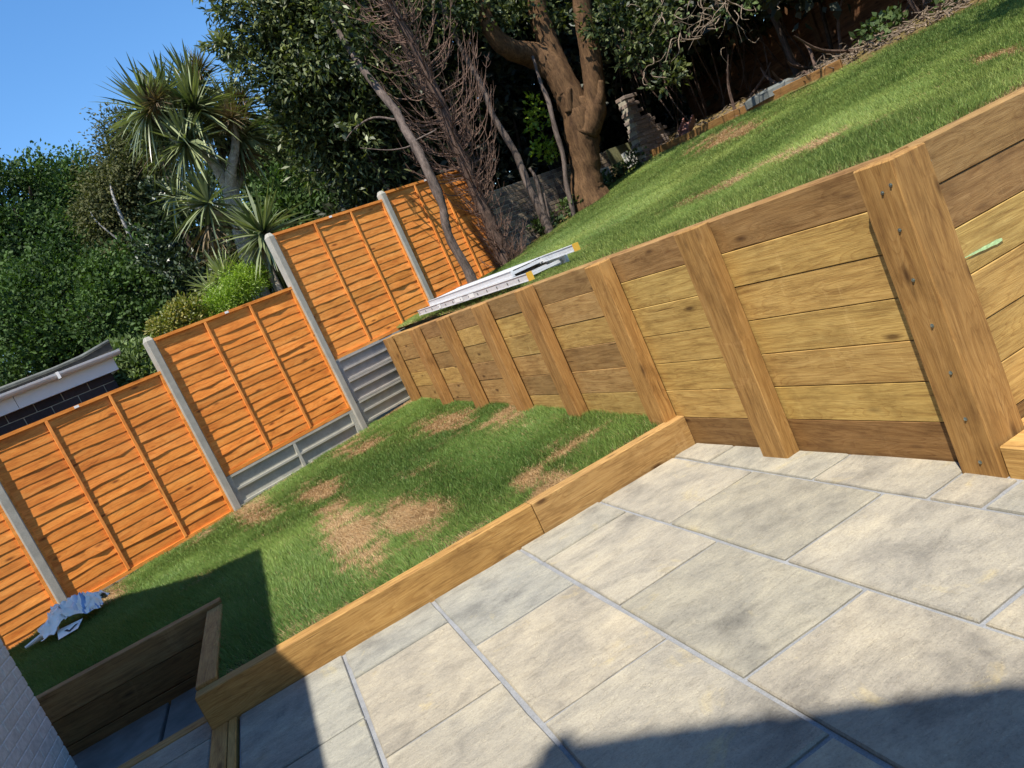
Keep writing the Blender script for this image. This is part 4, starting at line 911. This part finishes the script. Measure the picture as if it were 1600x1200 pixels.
# --- shaded hedge behind the brick wall and one added overhead to shade the rear bed
def hedge(name, label, blobs, mat, L, Wd, cs, clump=50, stems=0, sm=None, rs=(.03, .05)):
    base = np.array([*(np.mean([b_[0][:2] for b_ in blobs], axis=0)), GZ]); t = empty(name, tuple(base)); tag(t, label, 'hedge')
    if stems:
        global V, F
        V, F = [], []
        for k in range(stems):
            c, r, _ = blobs[rng.integers(0, len(blobs))]; p = np.array(c) + rdir(1)[0] * np.array(r) * .8; g = np.array([p[0] + rng.normal(0, .3), p[1] + rng.normal(0, .3), max(GZ, p[2] - rng.uniform(2, 5))])
            w = rng.uniform(*rs); addtube(*smooth_path([g, (g + p) / 2 + rng.normal(0, .15, 3), p], [w, w * .7, w * .25], 4), 5)
        obj('stems', np.array(V) - base, F, sm or M['darkbark'], t, True)['kind'] = 'stuff'
    crown('crown', blobs, t, mat, L, Wd, cs=cs, clump=clump, org=base); return t
hb = [((4.6 + i * 1.6, 14.6 + i * .62 + rng.uniform(-.3, .3), z), (1.25, 1.1, 1.3), 1500) for i in range(8) for z in (1.6, 3.4, 5.2, 7.0)] + [((5.5 + i * 2.4, 17.2 + i * .8, z), (1.9, 1.3, 1.8), 1500) for i in range(6) for z in (1.5, 4.2, 7.0)]
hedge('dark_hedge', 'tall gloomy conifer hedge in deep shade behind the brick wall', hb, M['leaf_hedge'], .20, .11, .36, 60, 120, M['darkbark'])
hb = [((9.9 + rng.uniform(-.3, .4), y, 4.6 + rng.uniform(-.3, .5)), (1.6, 1.4, 1.0), 1800) for y in np.arange(4.0, 15.5, 1.5)] + [((11.8, y, 5.5), (1.5, 1.4, 1.5), 900) for y in np.arange(4, 17, 2.2)] + [((12.9, y, z), (1.2, 1.5, 1.7), 1000) for y in np.arange(3, 19, 1.9) for z in (2.6, 5.0)]  # overhang added above the view to keep sun off the bed and fence
hedge('shade_hedge', 'mostly unseen ivy hedge added overhead to shade the rear bed and its fence', hb, M['leaf_hedge'], .19, .12, .36, 60, 14, M['darkbark'])
# pale tangle of ivy stems hanging out of the hedge, and hanging dead stems in the shade
V, F = [], []; c0 = at(1120, 10, 11.5)
for k in range(75):
    p = c0 + rng.normal(size=3) * np.array([.55, .55, .22]); P = [p]
    d = rdir(1)[0] * np.array([1, 1, .6]) + np.array([-.5, 0, -.25])
    for j in range(4): d = d * .7 + rdir(1)[0] * .55; P.append(P[-1] + d * rng.uniform(.08, .2))
    w = rng.uniform(.004, .011); addtube(*smooth_path(P, [w, w, w * .8, w * .5, w * .3], 3), 4)
iv = empty('ivy_tangle', tuple(c0)); tag(iv, 'pale bare tangle of ivy stems with a few leaves catching the sun', 'ivy'); obj('stems', np.array(V) - c0, F, M['palestem'], iv, True)['kind'] = 'stuff'
crown('leaves', [(c0 + np.array([.1, 0, .05]), (.7, .6, .35), 90)], iv, M['leaf_mid'], .08, .06, cs=.10, clump=14, org=c0, tb=.6)
stem('stem', [c0, c0 + np.array([.8, .5, .5]), c0 + np.array([1.7, .9, .2]), c0 + np.array([1.9, 1.0, -2.6])], [.03, .04, .05, .06], M['darkbark'], iv, 7, .05, c0)
V, F = [], []
for k in range(110):
    x_, y_ = rng.uniform(930, 1260), rng.uniform(-30, 60); p = at(x_, y_, rng.uniform(14.5, 17)); P = [p]; d = np.array([0, 0, -1.0]) + rdir(1)[0] * .5
    for j in range(5): d = d * .75 + np.array([0, 0, -.25]) + rdir(1)[0] * .3; P.append(P[-1] + d * rng.uniform(.2, .4))
    w = rng.uniform(.006, .02); addtube(*smooth_path(P, [w, w, w, w * .8, w * .6, w * .4], 3), 4)
o = obj('hanging_stems', V, F, M['deadbark']); tag(o, 'thin dead stems and creepers hanging in the dark behind the pier', 'creepers', kind='stuff')
shrub('shrub', 'bright sunlit green climber seen through the dark gap behind the brick wall', [blob(840, 190, 14.4, .16, 60), blob(851, 238, 14.4, .2, 110), blob(832, 165, 14.4, .14, 40)], M['leaf_lime'], .085, .06, .02, cs=.10, clump=16)
V, F = [], []                                      # weeds and ivy at the tree foot
wb = [(np.array([x, y, zu(x, y) + .1]), (.3, .25, .18), 130) for x, y in ((6.9, 12.4), (6.2, 12.1), (7.3, 12.6), (5.7, 12.3), (7.8, 12.2), (9.0, 6.2), (8.9, 5.0), (8.8, 7.3))]
t = empty('ground_weeds', tuple(wb[0][0])); tag(t, 'low scattered weeds and ivy in the shaded bed', 'weeds', kind='stuff'); crown('leaves', wb, t, M['leaf_mid'], .09, .06, cs=.10, clump=14, org=wb[0][0]); t.children[0]['kind'] = 'stuff'
# tree outside the frame on the right whose shadow falls across the upper lawn
tree('garden_tree', 'small leafy tree standing beyond the right end of the upper lawn', (6.9, 1.6, -.36), (6.6, 2.4, 4.6), .12, [((6.5, 2.9, 5.3), (.8, .9, .6), 1500), ((7.4, 2.4, 5.4), (.9, .8, .6), 1300)], M['greybark'], M['leaf_mid'], .14, .08, cs=.25)

# ------------------------------------------------------------------ neighbour's outbuilding
go = np.array([*at(172, 578, 10.15)[:2], GZ]); gu = np.array([-.955, -.296, 0]); gu /= np.linalg.norm(gu)
gb = empty('outbuilding', tuple(go)); tag(gb, 'flat roofed dark brick outbuilding with white fascia and gutter behind the fence', 'building')
Mg = frame((0, 0, 0), -gu)                         # local x runs towards the right hand corner (x = 0), building lies at x < 0, y > 0
gz = 2.40 - GZ
b = MB(); b.box((-5, .012, 0), (-.012, 4, gz)); b.obj('wall', M['brickmortar'], gb, mw=Mg)
gm = mesh('brick', *cbox(.282, .06, .104, .005)); gm.materials.append(M['darkbrick'])
for r in range(12):
    z = gz - .114 * (r + 1)
    for k in range(9):
        x = -.283 - k * .293 - (.146 if r % 2 else 0); link('brick', gm, None, gb, Mg @ Matrix.Translation((x, random.uniform(0, .003), z)))
    if r % 2: link('brick', mesh('brick', *cbox(.136, .06, .104, .005)), M['darkbrick'], gb, Mg @ Matrix.Translation((-.137, .001, z)))
b = MB(); b.box((-2.55, -.075, gz - .02), (-1.02, -.05, gz + .14)); b.box((-1.015, -.078, gz - .02), (.06, -.05, gz + .14)); b.box((-5, -.075, gz - .02), (-2.555, -.05, gz + .14)); b.box((-5, -.049, gz - .02), (.06, .03, gz - .005)); b.box((.06, -.078, gz - .02), (.075, 3.9, gz + .14)); fa = b.obj('fascia', M['upvc'], gb, mw=Mg)
b = MB(); b.box((-1.95, -.082, gz + .01), (-1.62, -.0755, gz + .115))
for i in range(6): b.box((-1.94, -.088, gz + .018 + i * .016), (-1.80, -.0825, gz + .026 + i * .016)); b.box((-1.77, -.088, gz + .018 + i * .016), (-1.63, -.0825, gz + .026 + i * .016))
b.obj('vent', plain('vent_grey', (.34, .33, .30), .7, 0, .15), fa)
V = []; F = []; n = 9
for x in (-5, .16):
    V += [(x, -.14 + .062 * math.cos(math.pi * i / (n - 1)), gz + .19 - .062 * math.sin(math.pi * i / (n - 1))) for i in range(n)] + [(x, -.14 + .056 * math.cos(math.pi * i / (n - 1)), gz + .191 - .054 * math.sin(math.pi * i / (n - 1))) for i in range(n)]
for o_ in (0, n):
    for i in range(n - 1): F.append((o_ + i, o_ + i + 1, 2 * n + o_ + i + 1, 2 * n + o_ + i))
F += [(0, n, 3 * n, 2 * n), (n - 1, 2 * n - 1, 4 * n - 1, 3 * n - 1), tuple(range(2 * n, 3 * n))]
gt = obj('gutter', V, F, M['upvc'], gb, mw=Mg)
for x in (-.55, -2.2, -3.8):
    b = MB(); b.box((x, -.208, gz + .117), (x + .03, -.079, gz + .197)); b.obj('bracket', M['upvc'], gt)
V, F = [], []; xs = np.linspace(-5, .12, 16); zf = [gz + .24 + (.0 if x < -.5 else .07 * ((x + .5) / .6) ** 2) for x in xs]
for x, z in zip(xs, zf): V += [(x, -.10, z - .10), (x, -.105, z + .0), (x, .05, z + .035), (x, 4.0, z + .02)]
for i in range(15):
    for j in range(3): F.append((i * 4 + j, i * 4 + j + 1, i * 4 + j + 5, i * 4 + j + 4))
F.append((60, 61, 62, 63)); obj('roof', V, F, M['felt'], gb, mw=Mg)
V, F = tube([(x, -.10, z + .012) for x, z in zip(xs, zf)], [.022] * 16, 6, .15); obj('roof_trim', V, F, M['slate'], gb, True, mw=Mg)

# ------------------------------------------------------------------ ladder lying on the upper lawn
l0, l1 = np.array([2.47, 5.92, 1.40]), np.array([2.275, 9.15, 1.475]); ax = l1 - l0; LL = np.linalg.norm(ax)
lad = empty('extension_ladder', tuple(l0)); tag(lad, 'aluminium extension ladder with yellow end caps lying on the grass behind the wall', 'ladder')
ML = frame((0, 0, 0), ax)                          # local x along the rails, y towards the garden side (-x world), z up
def lpart(name, boxes, mat, par=lad):
    b = MB()
    for a, c in boxes: b.box(a, c)
    return b.obj(name, mat, par, mw=ML if par is lad else None)
wid = .46
def rail(y, x0, x1, z0, h=.068): return [((x0, y, z0), (x1, y + .026, z0 + h)), ((x0, y - .004, z0), (x1, y - .0005, z0 + .006)), ((x0, y - .004, z0 + h - .006), (x1, y - .0005, z0 + h)), ((x0, y + .0265, z0), (x1, y + .030, z0 + .006)), ((x0, y + .0265, z0 + h - .006), (x1, y + .030, z0 + h))]
n1 = lpart('rail', rail(0, 0, LL, .0), M['alu']); n2 = lpart('rail', rail(-wid, .1, LL, .0), M['alu'])
for i in range(13):
    x = .17 + i * .25
    if x > LL - .05: break
    lpart('rung', [((x, -wid + .027, .020), (x + .032, -.001, .048))], M['alu'])
    V = [(x + .016 + .011 * math.cos(a) * (1.3 if 0 else 1), .0305, .034 + .013 * math.sin(a)) for a in np.linspace(0, 2 * math.pi, 9)[:-1]] + [(x + .016 + .005 * math.cos(a), .0325, .036 + .006 * math.sin(a)) for a in np.linspace(0, 2 * math.pi, 9)[:-1]]
    obj('socket', V, [(i_, (i_ + 1) % 8, 8 + (i_ + 1) % 8, 8 + i_) for i_ in range(8)] + [tuple(range(8, 16))], M['hole'], n1)
lpart('rail', rail(-.035, -.0 + .35, LL - .42, .070, .060), M['alu']); lpart('rail', rail(-wid + .035, -.15, LL - .42, .070, .060), M['alu'])
for i in range(12):
    x = .45 + i * .25
    if x > LL - .5: break
    lpart('rung', [((x, -wid + .062, .085), (x + .032, -.036, .112))], M['alu'])
lpart('tread_plate', [((.5, -wid + .07, .122), (LL - .5, -.06, .1265))], M['alu'])
for y, x, z, h in ((-.004, -.012, -.002, .074), (-wid + .031, -.17, .068, .066)): lpart('end_cap', [((x - .03, y - .004, z), (x + .012, y + .036, z + h))], M['yellow'])
for x, w in ((1.28, .16), (1.62, .24), (2.35, .10)): b = MB(); b.box((x, .0302, .012), (x + w, .0308, .056)); b.obj('sticker', M['sticker'], n1)

# ------------------------------------------------------------------ crumpled plastic sack on the lawn
c = onz(112, 972, .27); n = 30; U_, V_ = np.meshgrid(np.linspace(-1, 1, n), np.linspace(-1, 1, n)); r_ = np.random.default_rng(12)
Xs = U_ * .26 + .08 * (fbm(U_, V_, 2.2, 1) - .5) * 2; Ys = V_ * .25 * (1 - .25 * U_) + .07 * (fbm(U_, V_, 2.5, 7) - .5) * 2
def ridge_(o, s): return 1 - np.abs(2 * fbm(U_, V_, s, o) - 1)
Zs = .02 + .15 * np.clip(1.15 - (U_ ** 2 + V_ ** 2) * .62, .06, 1) * (ridge_(40, 1.8) ** 2.2 + .3) + .035 * ridge_(50, 4.5) ** 2
sk = np.stack([Xs, Ys, Zs], -1).reshape(-1, 3); i = np.arange(n - 1)[:, None] * n + np.arange(n - 1)[None]; Fq = np.stack([i, i + 1, i + n + 1, i + n], -1).reshape(-1, 4)
t = NT('printed_plastic_sack'); tc = t.coords((1, 1, 1), False); sp_ = t.n('SeparateXYZ', Vector=tc)
nz = t.n('TexNoise', Vector=t.coords((16, 5, 1), False), Scale=1.6, Detail=2.0); msk = t.n('Math', _operation='MULTIPLY', i0=t.ramp(nz.outputs[0], [(.54, (0, 0, 0)), (.58, (1, 1, 1))]), i1=t.ramp(t.n('Math', _operation='ADD', i0=sp_.outputs[0], i1=.5).outputs[0], [(.52, (0, 0, 0)), (.6, (1, 1, 1))]))
cc = t.mix((.92, .87, .78), (.22, .36, .58), msk.outputs[0]); t.set(t.b.inputs['Base Color'], cc); t.b.inputs['Roughness'].default_value = .5; t.b.inputs['Specular IOR Level'].default_value = .3; M['sack'] = t.m
sk_o = obj('plastic_sack', sk, Fq, M['sack'], None, False, mw=Matrix.Translation((c[0] + .06, c[1] - .02, zl(c[0], c[1]) + .01)) @ Matrix.Rotation(.1, 4, 'Z')); tag(sk_o, 'crumpled white and blue plastic sack on the grass by the fence post', 'bag')
b = MB(); b.add([(-.14, -.22, .06), (.08, -.24, .05), (.04, -.42, .02), (-.12, -.45, .018)], [(0, 3, 2, 1)]); fl = b.obj('flap', M['sack'], sk_o)
b = MB(); b.add([(-.075, -.33, .0435), (-.05, -.325, .044), (-.03, -.375, .036), (.02, -.31, .0455), (.045, -.315, .0445), (-.025, -.41, .0285)], [(0, 5, 2, 1), (2, 5, 4, 3)]); b.obj('print_mark', plain('black_print', (.015, .015, .02), .5), fl)
P = [(-.18, .0, .05), (-.32, .03, .035), (-.46, .0, .02)]; Vt, Ft = tube(P, [.05, .03, .012], 7, .2); obj('twisted_corner', Vt, Ft, M['sack'], sk_o)
sk_o.data.shade_smooth()
